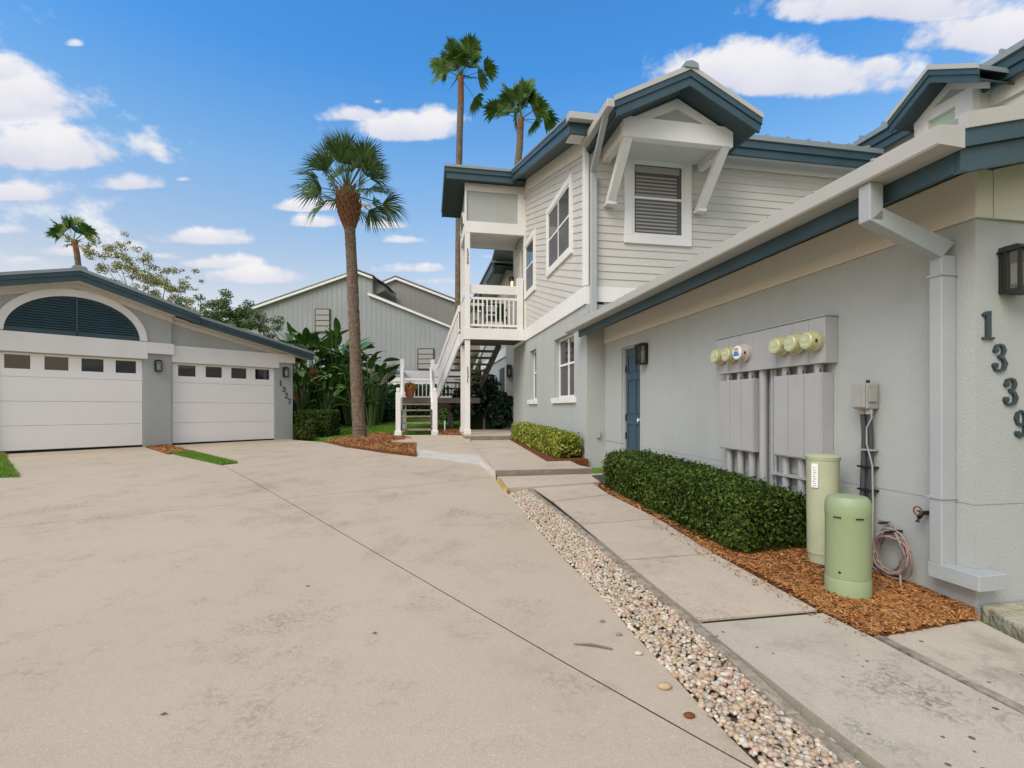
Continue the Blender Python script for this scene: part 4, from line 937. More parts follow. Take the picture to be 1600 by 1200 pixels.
# eave facing the camera
z_e = zr(VE)
box('roof_edge', M['gutter'], AB, R, UE-.04, 3.05, VE-.03, VE+.05, z_e-.09, z_e+.02); box('gutter', M['gutter'], AB, R, UE-.04, 2.95, VE-.14, VE-.031, z_e-.11, z_e+.0, bevel=.008)
box('fascia', M['teal'], AB, R, UE+.031, 2.95, VE, VE+.05, z_e-.27, z_e-.091)
box('roof_edge', M['metalroof'], AB, R, 4.9, 8.32, VE-.03, VE+.05, z_e-.07, z_e+.015)
box('fascia', M['teal'], AB, R, 4.9, 8.32, VE, VE+.05, z_e-.2, z_e-.072); box('fascia', M['teal'], AB, R, 4.9, 8.32, VE+.03, VE+.08, z_e-.33, z_e-.202)
box('soffit', M['warmwhite'], AB, R, UE+.06, 8.34, VE+.08, VF, z_e-.225, z_e-.207)
rb_ = MB()
for k in range(8):
    u = 5.15+k*.41; rb_.loft([R.P(u-.018, VE-.02, z_e+.0), R.P(u+.018, VE-.02, z_e), R.P(u+.014, VE-.02, z_e+.055), R.P(u-.014, VE-.02, z_e+.055)], [R.P(u-.018, 12.4, zr(12.4)), R.P(u+.018, 12.4, zr(12.4)), R.P(u+.014, 12.4, zr(12.4)+.055), R.P(u-.014, 12.4, zr(12.4)+.055)])
rb_.build('roof_ribs', M['metalroof'], AB)
# upper windows of the left wall
window(AB, m2, 9.038, 10.609, 4.17, 5.38, .13, cols=2, meet=4.80, trimd=.055, glass='screen')
window(AB, m2, 12.0, 12.92, 4.17, 5.38, .13, cols=1, meet=4.80, trimd=.055)
# front window under the gable
window(AB, mv, 3.63, 4.60, 4.17, 5.44, .14, cols=1, meet=4.83, trimd=.055, blinds=True, frame_w=.045, glass='screen')
# ---- bracketed gable
DV = 7.30
gb = MB().box(R, 3.10, 4.97, DV, DV+.14, 5.37, 5.685).build('gable_beam', M['white'], AB, bevel=.006)
for u0, u1 in ((3.10, 3.22), (4.85, 4.97)): box('gable_beam', M['white'], AB, R, u0, u1, DV+.141, VF-.03, 5.37, 5.685)
for u in (3.20, 4.86):
    MB().loft([R.P(u-.07, DV+.02, 5.369), R.P(u+.07, DV+.02, 5.369), R.P(u+.07, DV+.17, 5.369), R.P(u-.07, DV+.17, 5.369)],
              [R.P(u-.07, VF-.19, 4.66), R.P(u+.07, VF-.19, 4.66), R.P(u+.07, VF-.04, 4.66), R.P(u-.07, VF-.04, 4.66)]).build('bracket', M['white'], AB, bevel=.004)
    box('bracket_foot', M['white'], AB, R, u-.085, u+.085, VF-.20, VF-.03, 4.61, 4.658, bevel=.003)
box('gable_soffit', M['warmwhite'], AB, R, 3.221, 4.849, DV+.141, VF-.03, 5.48, 5.50)
pk = 4.02; pz = 6.30; gs = .50; hw = 1.20; GVf = 6.95
def gz(u): return pz-gs*abs(u-pk)
tri = [(3.10, 5.687), (4.97, 5.687), (4.97, gz(4.97)-.2), (pk, pz-.2), (3.10, gz(3.10)-.2)]
MB().loft([R.P(a, DV+.05, z) for a, z in tri], [R.P(a, DV+.12, z) for a, z in tri]).build('pediment', M['stucco'], AB)
for sgn in (-1, 1):
    e = pk+sgn*.94; q = [(pk, pz-.25), (e, gz(e)-.25), (e, gz(e)-.38), (pk, pz-.40)]
    MB().loft([R.P(a, DV+.02, z) for a, z in q], [R.P(a, DV+.06, z) for a, z in q]).build('pediment_trim', M['white'], AB)
def gslab(name, m, v0, v1, t0, t1, w=hw, off=0):
    for sgn in (-1, 1):
        e = pk+sgn*w; q = [(pk, pz-t0), (e, gz(e)-t0), (e, gz(e)-t1), (pk, pz-t1)]
        MB().loft([R.P(a, v0, z) for a, z in q], [R.P(a, v1, z) for a, z in q]).build(name, m, AB)
gslab('gable_roof', M['metalroof'], GVf, 9.9, -.02, .05)
gslab('gable_edge', M['gutter'], GVf-.03, GVf-.001, -.03, .045, hw+.01)
gslab('gable_fascia', M['teal'], GVf-.015, GVf+.02, .047, .14, hw)
gslab('gable_fascia', M['teal'], GVf+.005, GVf+.05, .142, .27, hw-.03)
gslab('gable_lining', M['tealdark'], GVf+.05, VF-.01, .20, .22, hw-.04)
for sgn in (-1, 1):
    e = pk+sgn*hw; box('gable_fascia', M['teal'], AB, R, min(e, e-sgn*.03), max(e, e-sgn*.03), GVf+.021, 8.6, gz(e)-.19, gz(e)-.052)
MB().loft([R.P(pk-.12, GVf-.05, pz-.03), R.P(pk-.10, GVf-.05, pz+.045), R.P(pk, GVf-.05, pz+.075), R.P(pk+.10, GVf-.05, pz+.045), R.P(pk+.12, GVf-.05, pz-.03)],
          [R.P(pk-.12, 9.5, pz-.03), R.P(pk-.10, 9.5, pz+.045), R.P(pk, 9.5, pz+.075), R.P(pk+.10, 9.5, pz+.045), R.P(pk+.12, 9.5, pz-.03)]).build('ridge_cap', M['metalroof'], AB)
e = pk-hw; box('gutter', M['gutter'], AB, R, e-.12, e-.004, GVf-.02, 8.1, gz(e)-.14, gz(e)-.02, bevel=.01)
# downspout from that gutter to the corner
MB().loft([R.P(e-.10, 7.1, gz(e)-.14), R.P(e-.02, 7.1, gz(e)-.14), R.P(e-.02, 7.18, gz(e)-.14), R.P(e-.10, 7.18, gz(e)-.14)], [R.P(2.86, 8.08, 5.15), R.P(2.95, 8.08, 5.15), R.P(2.95, 8.16, 5.15), R.P(2.86, 8.16, 5.15)]).build('downspout', M['downspout'], AB)
box('downspout', M['downspout'], AB, R, 2.865, 2.965, 8.07, 8.16, 2.72, 5.15, bevel=.006)
# ---- outlet, house parts
ot = thing('power_outlet', 'small grey covered power outlet low on the corner pier', 'outlet', R.P(3.0, 8.158, .7)); 
box('cover', M['boxgrey'], ot, R, 2.985, 3.05, 8.125, 8.158, .68, .80, bevel=.005); box('lid', M['meterbox'], ot, R, 2.992, 3.043, 8.115, 8.124, .69, .79, bevel=.003)

# ================================================================== porch with balcony
BL = thing('balcony_porch', 'white two storey balcony porch carried on slender posts', 'balcony', R.P(1.28, 13.05, PZ))
b0, b1, bv0, bv1 = 1.21, 2.78, 13.05, 14.5
# upper box
box('gable_panel', M['stucco'], BL, R, b0+.05, b1-.02, bv0+.05, bv0+.12, 6.03, 6.84)
box('beam', M['white'], BL, R, b0, b1, bv0, bv0+.14, 5.74, 6.029, bevel=.005); box('frieze', M['warmwhite'], BL, R, b0, b1, bv0+.01, bv0+.14, 6.82, 7.02)
box('corner_board', M['white'], BL, R, b1-.17, b1, bv0+.01, bv0+.049, 6.03, 6.819); box('corner_board', M['white'], BL, R, b0, b0+.045, bv0+.01, bv0+.14, 6.03, 6.819)
box('beam', M['white'], BL, R, b0, b0+.14, bv0+.141, bv1, 5.74, 6.03); box('beam', M['white'], BL, R, b0+.141, b1, bv1-.14, bv1, 5.78, 6.10)
box('ceiling', M['white'], BL, R, b0+.141, b1, bv0+.141, bv1-.141, 5.88, 5.90)
sd_ = [(bv0+.141, 6.031), (bv1, 6.031), (bv1, zr(bv1)-.2), (bv0+.141, zr(bv0+.14)-.2)]
MB().loft([R.P(b0+.02, a, z) for a, z in sd_], [R.P(b0+.09, a, z) for a, z in sd_]).build('gable_panel', M['stucco'], BL)
arc = []
for k in range(17):
    t = math.pi*k/16; arc.append((bv0+.72-.52*math.cos(t), 6.031+.45*math.sin(t)))
arci = [(bv0+.72+(a-bv0-.72)*.86, 6.031+(z-6.031)*.84) for a, z in arc]
am = MB()
for k in range(16): am.loft([R.P(b0-.03, *arc[k]), R.P(b0-.03, *arc[k+1]), R.P(b0-.03, *arci[k+1]), R.P(b0-.03, *arci[k])], [R.P(b0+.019, *arc[k]), R.P(b0+.019, *arc[k+1]), R.P(b0+.019, *arci[k+1]), R.P(b0+.019, *arci[k])])
am.build('arch_trim', M['white'], BL)
MB().loft([R.P(b0+.0, a, z) for a, z in arci], [R.P(b0+.018, a, z) for a, z in arci]).build('louver', M['louver'], BL)
# porch roof
pu0, pv0 = .69, 12.80
def prf(name, m, u0, u1, v0, v1, t0, t1):
    MB().loft([R.P(u0, v0, zr(max(v0, 12.8))-t1), R.P(u1, v0, zr(max(v0, 12.8))-t1), R.P(u1, v0, zr(max(v0, 12.8))-t0), R.P(u0, v0, zr(max(v0, 12.8))-t0)],
              [R.P(u0, v1, zr(v1)-t1), R.P(u1, v1, zr(v1)-t1), R.P(u1, v1, zr(v1)-t0), R.P(u0, v1, zr(v1)-t0)]).build(name, m, BL)
prf('roof', M['metalroof'], pu0+.03, UE+.3, pv0+.02, 14.55, .0, .05)
prf('roof_edge', M['metalroof'], pu0-.02, UE+.05, pv0-.03, pv0+.019, -.02, .045); prf('fascia', M['teal'], pu0, UE+.02, pv0, pv0+.04, .047, .16); prf('fascia', M['teal'], pu0+.03, UE+.05, pv0+.03, pv0+.07, .162, .31)
prf('roof_edge', M['metalroof'], pu0-.02, pu0+.028, pv0+.02, 14.55, -.02, .045)
prf('fascia', M['teal'], pu0-.005, pu0+.03, pv0+.041, 14.55, .047, .18); prf('soffit', M['tealdark'], pu0+.031, b1, pv0+.071, 14.5, .18, .2)
# posts
def post(u, v, z0, z1, w=.13, base=True):
    o = box('post', M['white'], BL, R, u, u+w, v, v+w, z0, z1, bevel=.004)
    if base: box('plinth', M['white'], o, R, u-.025, u+w+.025, v-.025, v+w+.025, z0, z0+.14, bevel=.01)
    return o
DK = 3.26
post(b0+.005, bv0+.005, PZ+.005, 2.965); post(b0+.005, 14.33, PZ+.005, 2.965)
post(b0+.005, bv0+.005, DK, 5.739, base=False); post(b0+.005, bv1-.14, DK, 5.739, base=False)
post(b1-.19, bv0+.005, DK, 4.62, w=.16, base=False)
# deck
box('fascia_board', M['white'], BL, R, b0-.03, b1+.0, bv0-.03, bv0+.03, 2.97, DK-.0, bevel=.004)
box('fascia_board', M['white'], BL, R, b0-.03, b0+.02, bv0+.031, 14.5, 2.97, DK, bevel=.004)
box('joists', M['timberdark'], BL, R, b0+.03, b1, bv0+.04, bv1, 3.02, 3.10)
dk = b0
k = bv0+.04
while k < bv1-.1:
    box('deck_board', M['timberdark'], BL, R, b0+.022, b1, k, k+.135, DK-.045, DK-.012); k += .14
# front railing
rl = box('top_rail', M['white'], BL, R, b0+.136, b1-.191, bv0+.03, bv0+.08, 4.17, 4.40, bevel=.004)
box('rail', M['white'], BL, R, b0+.136, b1-.191, bv0+.035, bv0+.075, 4.02, 4.08); box('rail', M['white'], BL, R, b0+.136, b1-.191, bv0+.035, bv0+.075, DK+.06, DK+.12)
for k in range(10):
    u = b0+.215+k*.117; box('baluster', M['white'], BL, R, u, u+.036, bv0+.037, bv0+.073, DK+.121, 4.019)
# side railing
box('top_rail', M['white'], BL, R, b0+.02, b0+.08, bv0+.137, 14.35, 4.17, 4.40); box('rail', M['white'], BL, R, b0+.03, b0+.07, bv0+.137, 14.35, DK+.06, DK+.12)
for k in range(9): v = bv0+.22+k*.13; box('baluster', M['white'], BL, R, b0+.032, b0+.068, v, v+.036, DK+.121, 4.169)
# back railing
box('rail', M['white'], BL, R, b0+.15, b1, bv1-.08, bv1-.04, 4.12, 4.2)
for k in range(9): u = b0+.9+k*.12; box('baluster', M['white'], BL, R, u, u+.03, bv1-.075, bv1-.045, DK+.05, 4.12)
mpost = mkR_v(bv0+.005)
for ch, y in (('1', 398), ('3', 404.5), ('2', 411), ('9', 417.5)): digit(BL, ch, mpost, b0+.045, onV(731, y-8, bv0)[1]-.05, .085, .008)
for ch, y in (('1', 577), ('3', 583.5), ('3', 590), ('1', 596.5)): digit(BL, ch, mpost, b0+.045, onV(731, y-2, bv0)[1]-.05, .085, .008)
# chair on balcony
ch = thing('patio_chair', 'black metal chair with a dark cushion behind the balcony railing', 'chair', R.P(2.15, 13.95, DK))
Rc = Fr(R.P(2.15, 13.95, 0)[:2], BX, AY)
for sx in (-.27, .27):
    for sv in (-.25, .25): MB().tube([Rc.P(sx, sv, DK), Rc.P(sx, sv, DK+(.42 if sv < 0 else .88))], .016, 8).build('leg', M['black'], ch)
box('seat', M['black'], ch, Rc, -.27, .27, -.26, .26, DK+.38, DK+.46, bevel=.02); 
box('back', M['black'], ch, Rc, -.27, .27, .23, .26, DK+.84, DK+.90); box('back', M['black'], ch, Rc, -.27, .27, .23, .26, DK+.60, DK+.66)
for sx in (-.29, .25): box('armrest', M['black'], ch, Rc, sx, sx+.04, -.25, .25, DK+.62, DK+.65)
box('cushion', M['boxcore'], ch, Rc, .05, .25, -.1, .2, DK+.47, DK+.78, bevel=.03)
# door and lit lamp upstairs
box('door_frame', M['warmwhite'], AB, R, U2-.06, U2-.026, 13.45, 14.4, DK, 5.45)
box('door', M['stucco_cream'], AB, R, U2-.066, U2-.061, 13.52, 14.33, DK, 5.38)
lantern('wall_lantern', 'lit lantern glowing beside the upstairs door on the balcony', m2, 14.68, 4.72, .14, .34, .14, lit=True)
# rear wing
RW = thing('rear_wing', 'grey wing behind the balcony with a dark teal eave', 'building', R.P(2.95, 17, .5))
box('wall', M['stucco'], RW, R, 2.98, 8, 17.0, 24, .3, 3.9); box('wall', M['siding'], RW, R, 2.98, 8, 17.0, 24, 3.901, 5.9)
box('band', M['white'], RW, R, 2.94, 2.979, 17.0, 24, 2.95, 3.25)
box('fascia', M['teal'], RW, R, 2.45, 2.52, 16.6, 24.4, 5.72, 6.02); box('roof', M['metalroof'], RW, R, 2.4, 8, 16.6, 24.4, 6.021, 6.08); box('soffit', M['tealdark'], RW, R, 2.521, 8, 16.65, 24.3, 5.9, 5.95)
lantern('wall_lantern', 'unlit black lantern beside the ground floor entry under the balcony', mkR_v(17.0), 3.07, 2.25, .17, .42, .15)
box('door', M['tealdark'], RW, R, 2.945, 2.979, 17.3, 18.2, .5, 2.6)
ow = thing('white_wall', 'white end wall glimpsed past the dark shrub under the balcony', 'wall', (-1.0, 24, .6)); MB().box(WD, -1.6, -.75, 25.5, 25.7, .5, 4.6).build('panel', M['white'], ow)

# ================================================================== outdoor staircase
ST = thing('outdoor_staircase', 'white railed outdoor staircase turning at a low landing up to the balcony', 'staircase', (-2.7, 13.7, .4))
z0s = .44; LZ = 1.5
u0s, u1s = -.40, .35; vs0 = 14.08; nst = 6; run = .28; rise = (LZ-z0s)/nst; wdt = u1s-u0s
sfr = Fr(R.P(u0s, vs0, 0)[:2], BX, AY)
for k in range(nst-1):
    z = z0s+rise*(k+1); box('tread', M['timber'], ST, sfr, -.02, wdt+.02, run*k, run*k+.27, z-.045, z, bevel=.004)
for sx in (-.06, wdt+.02):
    MB().loft([sfr.P(sx, -.02, z0s-.05), sfr.P(sx+.04, -.02, z0s-.05), sfr.P(sx+.04, -.02, z0s+.2), sfr.P(sx, -.02, z0s+.2)], [sfr.P(sx, run*nst, LZ-.28), sfr.P(sx+.04, run*nst, LZ-.28), sfr.P(sx+.04, run*nst, LZ), sfr.P(sx, run*nst, LZ)]).build('stringer', M['timberdark'], ST)
vL = run*(nst-1)
box('landing', M['timberdark'], ST, sfr, -.12, 2.3, vL, vL+2.5, LZ-.16, LZ)
box('landing_fascia', M['stucco'], ST, sfr, wdt+.2, 2.3, vL+.9, vL+.95, LZ-.32, LZ-.161)
for a, b in ((-.1, 2.2), (-.1, .2), (.95, 1.1), (1.45, 1.4), (1.45, 2.3), (.82, .1)): box('landing_post', M['stucco'], ST, sfr, a, a+.13, vL+b, vL+b+.13, .3, LZ-.165)
def newel(a, b, z0, z1, w=.12):
    o = box('newel_post', M['white'], ST, sfr, a, a+w, b, b+w, z0, z1, bevel=.004)
    box('plinth', M['white'], o, sfr, a-.03, a+w+.03, b-.03, b+w+.03, z0, z0+.17, bevel=.02); return o
for a in (-.17, wdt+.06):
    newel(a, -.15, z0s-.03, 1.62, .13); box('newel_cap', M['white'], ST, sfr, a+.015, a+.115, -.135, -.035, 1.624, 1.74, bevel=.02)
for a in (-.10, wdt+.05): newel(a, vL-.02, LZ, 2.66, .12)
for a in (-.055, wdt+.02):       # sloping handrails
    MB().loft([sfr.P(a, -.1, 1.15), sfr.P(a+.05, -.1, 1.15), sfr.P(a+.05, -.1, 1.35), sfr.P(a, -.1, 1.35)], [sfr.P(a, vL, 2.2), sfr.P(a+.05, vL, 2.2), sfr.P(a+.05, vL, 2.42), sfr.P(a, vL, 2.42)]).build('handrail', M['white'], ST)
bk = vL+2.35
box('rail', M['white'], ST, sfr, -.1, 2.2, bk, bk+.06, 2.22, 2.48); box('rail', M['white'], ST, sfr, -.1, 2.2, bk+.01, bk+.05, LZ+.04, LZ+.1); box('rail', M['white'], ST, sfr, -.1, 2.2, bk+.01, bk+.05, 2.1, 2.15)
for k in range(16): a = .02+k*.135; box('baluster', M['white'], ST, sfr, a, a+.035, bk+.012, bk+.048, LZ+.1, 2.1)
box('rail', M['white'], ST, sfr, -.1, -.04, vL+.12, bk, 2.3, 2.45)
for k in range(12): b = vL+.2+k*.18; box('baluster', M['white'], ST, sfr, -.09, -.055, b, b+.035, LZ, 2.3)
box('rail', M['white'], ST, sfr, wdt+.17, wdt+.60, vL+.9, vL+.96, 2.2, 2.6)
# upper flight
tA = np.array(P(719, 540, 14.5)); tB = np.array(P(684, 632, 16.3)); wv = np.array((1.12, .21, 0)); nU = 9
for k in range(nU):
    f0 = (k+.15)/nU; p = tB+(tA-tB)*f0; p[2] = LZ+(DK-LZ)*(k+1)/(nU+1)-.02; dd = (tA-tB)[:2]; dd = dd/np.linalg.norm(dd)*.25
    q = [p, p+wv, p+wv+np.array([*dd, 0]), p+np.array([*dd, 0])]
    MB().prism([tuple(x) for x in q], (0, 0, -.05)).build('tread', M['timberdark'], ST)
def strg(p, q, dz0, dz1, w, m, name='stringer'):
    MB().loft([tuple(p+np.array([0, 0, dz0])), tuple(p+np.array([w, 0, dz0])), tuple(p+np.array([w, 0, dz1])), tuple(p+np.array([0, 0, dz1]))],
              [tuple(q+np.array([0, 0, dz0])), tuple(q+np.array([w, 0, dz0])), tuple(q+np.array([w, 0, dz1])), tuple(q+np.array([0, 0, dz1]))]).build(name, m, ST)
tB2 = tB.copy(); tB2[2] = 1.36; tA2 = tA.copy(); tA2[2] = 2.98
strg(tB2, tA2, -.02, .34, -.05, M['white']); strg(tB2+wv, tA2+wv, -.04, .26, .05, M['timberdark'])
strg(tB2, tA2, .98, 1.16, -.05, M['white'], 'handrail'); strg(tB2, tA2, .42, .47, -.04, M['white'], 'rail')
strg(tB2+wv, tA2+wv, .98, 1.14, .05, M['white'], 'handrail')
for k in range(17):
    f = (k+.5)/17; p = tB2+(tA2-tB2)*f; MB().box(WD, p[0]-.042, p[0]-.008, p[1], p[1]+.034, p[2]+.46, p[2]+.985).build('baluster', M['white'], ST)
YL = sfr.P(0, vL, 0)[1]
# pot with flowers on the landing
fp = thing('flower_pot', 'orange pot of rust coloured flowers on the stair landing', 'flower pot', (*sfr.P(.2, vL+.25, 0)[:2], LZ))
cpt = (*sfr.P(.18, vL+.25, 0)[:2], LZ); MB().lathe(cpt, [(.10, 0), (.15, .22), (.17, .26), (.17, .30), (.14, .29)], 20).build('pot', M['pot'], fp, smooth=True)
n = 500; d = rng.normal(size=(n, 3)); d /= np.linalg.norm(d, axis=1)[:, None]; d[:, 2] = abs(d[:, 2]); ps_ = np.array(cpt)+np.array([0, 0, .28])+d*np.array([.2, .2, .18])
lf = np.array([(-1, 0, 0), (0, -.5, 0), (1, 0, 0), (0, .5, 0)], float); V_, F_ = inst(lf, np.array([(0, 1, 2, 3)]), ps_, rotm(n), np.full((n, 3), .03)); mesh_obj('flowers', V_, F_, M['flower'], fp)
sk = gp(695, 674, .05); box('marker_stake', M['white'], None, Fr(sk, (1, 0), (0, 1)), -.02, .02, -.02, .02, .4, .82, label='short white stake standing in the mulch beside the stairs', cat='stake')
dm = gps([(925,743),(962,740),(968,750),(945,757)], .04)
MB().prism([(*p, G(*p)+.031) for p in dm], (0, 0, .012)).build('door_mat', M['black'], label='black door mat at the far end of the dark hedge', cat='mat')

# ================================================================== upper right building
class FrU(Fr):                            # plan frame of the larger block further back (its drawing units are 1.16 m)
    K = 1.16
    def P(s, a, b, z): k = s.K; return R.P(a*k, b*k, 1.2+(z-1.2)*k)
UF = FrU((0, 0), BX, AY); mkU = lambda u: (lambda a, d, z: UF.P(u-d, a, z))
UB = thing('distant_apartment_building', 'sided upper storey with a white bracketed gable above the right garage roof', 'building', UF.P(8.1, 6, 3))
pu = 7.62
box('wall', M['siding'], UB, UF, pu, pu+6, -2, 8.2, 2.5, 5.49)
siding(UB, None, 3.6, 5.45, .135, [(-1.5, 3.6), (5.48, 3.6), (5.48, 5.24), (-1.5, 5.24)], mkU(pu), M['siding'])
siding(UB, None, 3.6, 5.45, .135, [(6.35, 3.6), (8.1, 3.6), (8.1, 5.24), (6.35, 5.24)], mkU(pu), M['siding'])
box('frieze', M['warmwhite'], UB, UF, pu-.05, pu-.001, -2, 8.1, 5.24, 5.49)
box('fascia', M['teal'], UB, UF, 7.40, 7.45, -2, 7.50, 5.54, 5.67); box('fascia', M['teal'], UB, UF, 7.43, 7.48, -2, 7.50, 5.42, 5.539)
box('roof_edge', M['metalroof'], UB, UF, 7.36, 7.42, -2, 7.52, 5.671, 5.74); box('soffit', M['tealdark'], UB, UF, 7.481, 7.9, -2, 7.6, 5.50, 5.52)
MB().loft([UF.P(7.40, -2, 5.72), UF.P(13, -2, 7.3), UF.P(13, -2, 7.36), UF.P(7.40, -2, 5.78)], [UF.P(7.40, 7.5, 5.72), UF.P(13, 7.5, 7.3), UF.P(13, 7.5, 7.36), UF.P(7.40, 7.5, 5.78)]).build('roof', M['metalroof'], UB)
rb_ = MB()
for k in range(22):
    v = -1.5+k*.42
    if v < 7.4: rb_.box(UF, 7.365, 7.6, v, v+.03, 5.74, 5.81)
rb_.build('roof_ribs', M['metalroof'], UB)
c_, cz, cs, chw = 5.80, 5.90, .62, .62
def cgz(v): return cz-cs*abs(v-c_)
def cslab(name, m, u0, u1, t0, t1, w):
    for sgn in (-1, 1):
        e = c_+sgn*w; q = [(c_, cz-t0), (e, cgz(e)-t0), (e, cgz(e)-t1), (c_, cz-t1)]
        MB().loft([UF.P(u0, a, z) for a, z in q], [UF.P(u1, a, z) for a, z in q]).build(name, m, UB)
cslab('gable_roof', M['metalroof'], 6.95, 8.5, -.02, .04, chw); cslab('gable_edge', M['gutter'], 6.92, 6.949, -.03, .035, chw+.01)
cslab('gable_fascia', M['teal'], 6.935, 6.97, .037, .11, chw); cslab('gable_fascia', M['teal'], 6.955, 7.0, .112, .21, chw-.02); cslab('gable_lining', M['tealdark'], 7.0, 7.61, .15, .17, chw-.03)
wall_cut('gable_box', UB, mkU(7.28), 5.50, 6.30, 4.95, 5.50, [(5.72, 6.10, 5.0, 5.36)], M['white'], depth=.12)
box('pane', M['lgrn'], UB, UF, 7.34, 7.36, 5.72, 6.10, 5.0, 5.36)  # pale green painted in for the glint in this window
tr5 = [(5.50, 5.502), (6.30, 5.502), (c_, cz-.17)]
MB().loft([UF.P(7.30, a, z) for a, z in tr5], [UF.P(7.38, a, z) for a, z in tr5]).build('pediment', M['stucco'], UB)
for sgn in (-1, 1):
    e = c_+sgn*.5; q = [(c_, cz-.17), (e, cgz(e)-.17), (e, cgz(e)-.25), (c_, cz-.26)]
    MB().loft([UF.P(7.27, a, z) for a, z in q], [UF.P(7.30, a, z) for a, z in q]).build('pediment_trim', M['white'], UB)
box('gable_cheek', M['warmwhite'], UB, UF, 7.401, 7.61, 5.50, 5.56, 4.95, 5.55); box('gable_cheek', M['warmwhite'], UB, UF, 7.401, 7.61, 6.24, 6.30, 4.95, 5.55)

# ================================================================== left garage building (number 1327)
LG = thing('garage_building', 'double garage building with an arched teal louver, white doors and number 1327', 'building', L.P(0, 0, .25))
ml0, ml1 = mkL(0), mkL(.1); gz0 = .22
def lz(s): return 4.36-.285*abs(s+1.3)
poly0 = [(-3.25, 2.85), (.59, 2.85), (.59, lz(.59)-.1), (-1.3, lz(-1.3)-.1), (-3.25, lz(-3.25)-.1)]
MB().loft([L.P(a, 0, z) for a, z in poly0], [L.P(a, .2, z) for a, z in poly0]).build('wall', M['stucco'], LG)
wall_cut('wall', LG, ml0, -3.25, .59, 0, 2.849, [(-2.62, -.02, -1, 2.40)], M['stucco'], depth=.25)
def lz2(s): return 3.64-.222*(s-1.17)
poly1 = [(.591, 2.85), (3.85, 2.85), (3.85, lz2(3.85)-.1), (.591, lz2(.591)-.1)]
MB().loft([L.P(a, .1, z) for a, z in poly1], [L.P(a, .3, z) for a, z in poly1]).build('wall', M['stucco'], LG)
wall_cut('wall', LG, ml1, .591, 3.85, 0, 2.849, [(.64, 3.30, -1, 2.38)], M['stucco'], depth=.25)
box('wall', M['stucco'], LG, L, 3.65, 3.849, .351, 6.5, 0, 2.9)
box('beam', M['white'], LG, L, -3.3, .06, -.09, -.001, 2.42, 2.85, bevel=.005); box('beam', M['white'], LG, L, .061, .63, -.09, -.001, 2.57, 2.849, bevel=.005)
box('beam', M['white'], LG, L, .60, 3.40, .02, .099, 2.39, 2.83, bevel=.005); box('beam', M['white'], LG, L, 3.401, 3.89, .02, .099, 2.57, 2.829, bevel=.005)
# garage doors: sectional, with a row of panes
def gdoor(mk, a0, a1, z0, z1):
    sec = (z1-z0)/4; root = None
    d = MB()
    f = lambda a, b, d0, d1, z, w, mb=None: (mb or MB()).loft([mk(a, d0, z), mk(b, d0, z), mk(b, d0, w), mk(a, d0, w)], [mk(a, d1, z), mk(b, d1, z), mk(b, d1, w), mk(a, d1, w)])
    root = f(a0, a1, -.09, -.075, z0, z1).build('garage_door', M['garage_door'], LG)
    for k in range(4):
        za, zb = z0+sec*k+.003, z0+sec*(k+1)-.003
        if k < 3:
            f(a0+.004, a1-.004, -.0749, -.045, za, zb).build('door_section', M['garage_door'], root, bevel=.006)
            for j in range(4):
                pa = a0+.1+(a1-a0-.2)*j/4+.05; pb = a0+.1+(a1-a0-.2)*(j+1)/4-.05
                f(pa, pb, -.0449, -.0432, za+.11, zb-.11).build('raised_panel', M['garage_door'], root, bevel=.0012)
        else:
            hs = []; w = (a1-a0)
            for j in range(4):
                c = a0+w*(j+.5)/4*.985+.02; hs.append((c-.205, c+.205, za+.17, zb-.06))
            wall_cut('door_section', root, lambda a, dd, z: mk(a, dd-.045, z), a0+.004, a1-.004, za, zb, hs, M['garage_door'], depth=.029)
            for h in hs: f(h[0], h[1], -.074, -.068, h[2], h[3]).build('pane', M['paneleft'], root)
    f(a0, a1, -.07, -.05, z0-.12, z0-.0).build('door_seal', M['boxcore'], root)
gdoor(ml0, -2.62, -.02, .262, 2.42); gdoor(ml1, .64, 3.30, .262, 2.40)
# arch
ac, az0, aw, ah = -1.30, 2.87, 1.36, 1.06
def arcp(f, g): return [(ac-aw*f*math.cos(math.pi*k/28), az0+ah*g*math.sin(math.pi*k/28)) for k in range(29)]
o1, i1 = arcp(1, 1), arcp(.885, .84); am = MB()
for k in range(28): am.loft([L.P(p[0], -.06, p[1]) for p in (i1[k], i1[k+1], o1[k+1], o1[k])], [L.P(p[0], -.001, p[1]) for p in (i1[k], i1[k+1], o1[k+1], o1[k])])
am.build('arch_trim', M['white'], LG)
lv = MB().loft([L.P(p[0], -.012, p[1]) for p in i1], [L.P(p[0], -.002, p[1]) for p in i1]).build('louver', M['louver'], LG)
def halfw(z): t = max(0, 1-((z-az0)/(ah*.84))**2); return aw*.885*math.sqrt(t)
ns = 13
for k in range(ns):
    za = az0+.12+k*(ah*.84-.14)/ns; zb = za+.05; h = halfw(zb+.01)
    if h < .08: continue
    for (x0_, x1_) in ((ac-h, ac-.02), (ac+.02, ac+h)):
        MB().loft([L.P(x0_, -.05, za), L.P(x1_, -.05, za), L.P(x1_, -.013, zb), L.P(x0_, -.013, zb)], [L.P(x0_, -.05, za+.01), L.P(x1_, -.05, za+.01), L.P(x1_, -.013, zb+.01), L.P(x0_, -.013, zb+.01)]).build('slat', M['teal'], lv)
box('mullion', M['teal'], lv, L, ac-.018, ac+.018, -.055, -.013, az0, az0+ah*.83); box('bottom_rail', M['teal'], lv, L, ac-aw*.87, ac+aw*.87, -.055, -.0135, az0-.01, az0+.09)
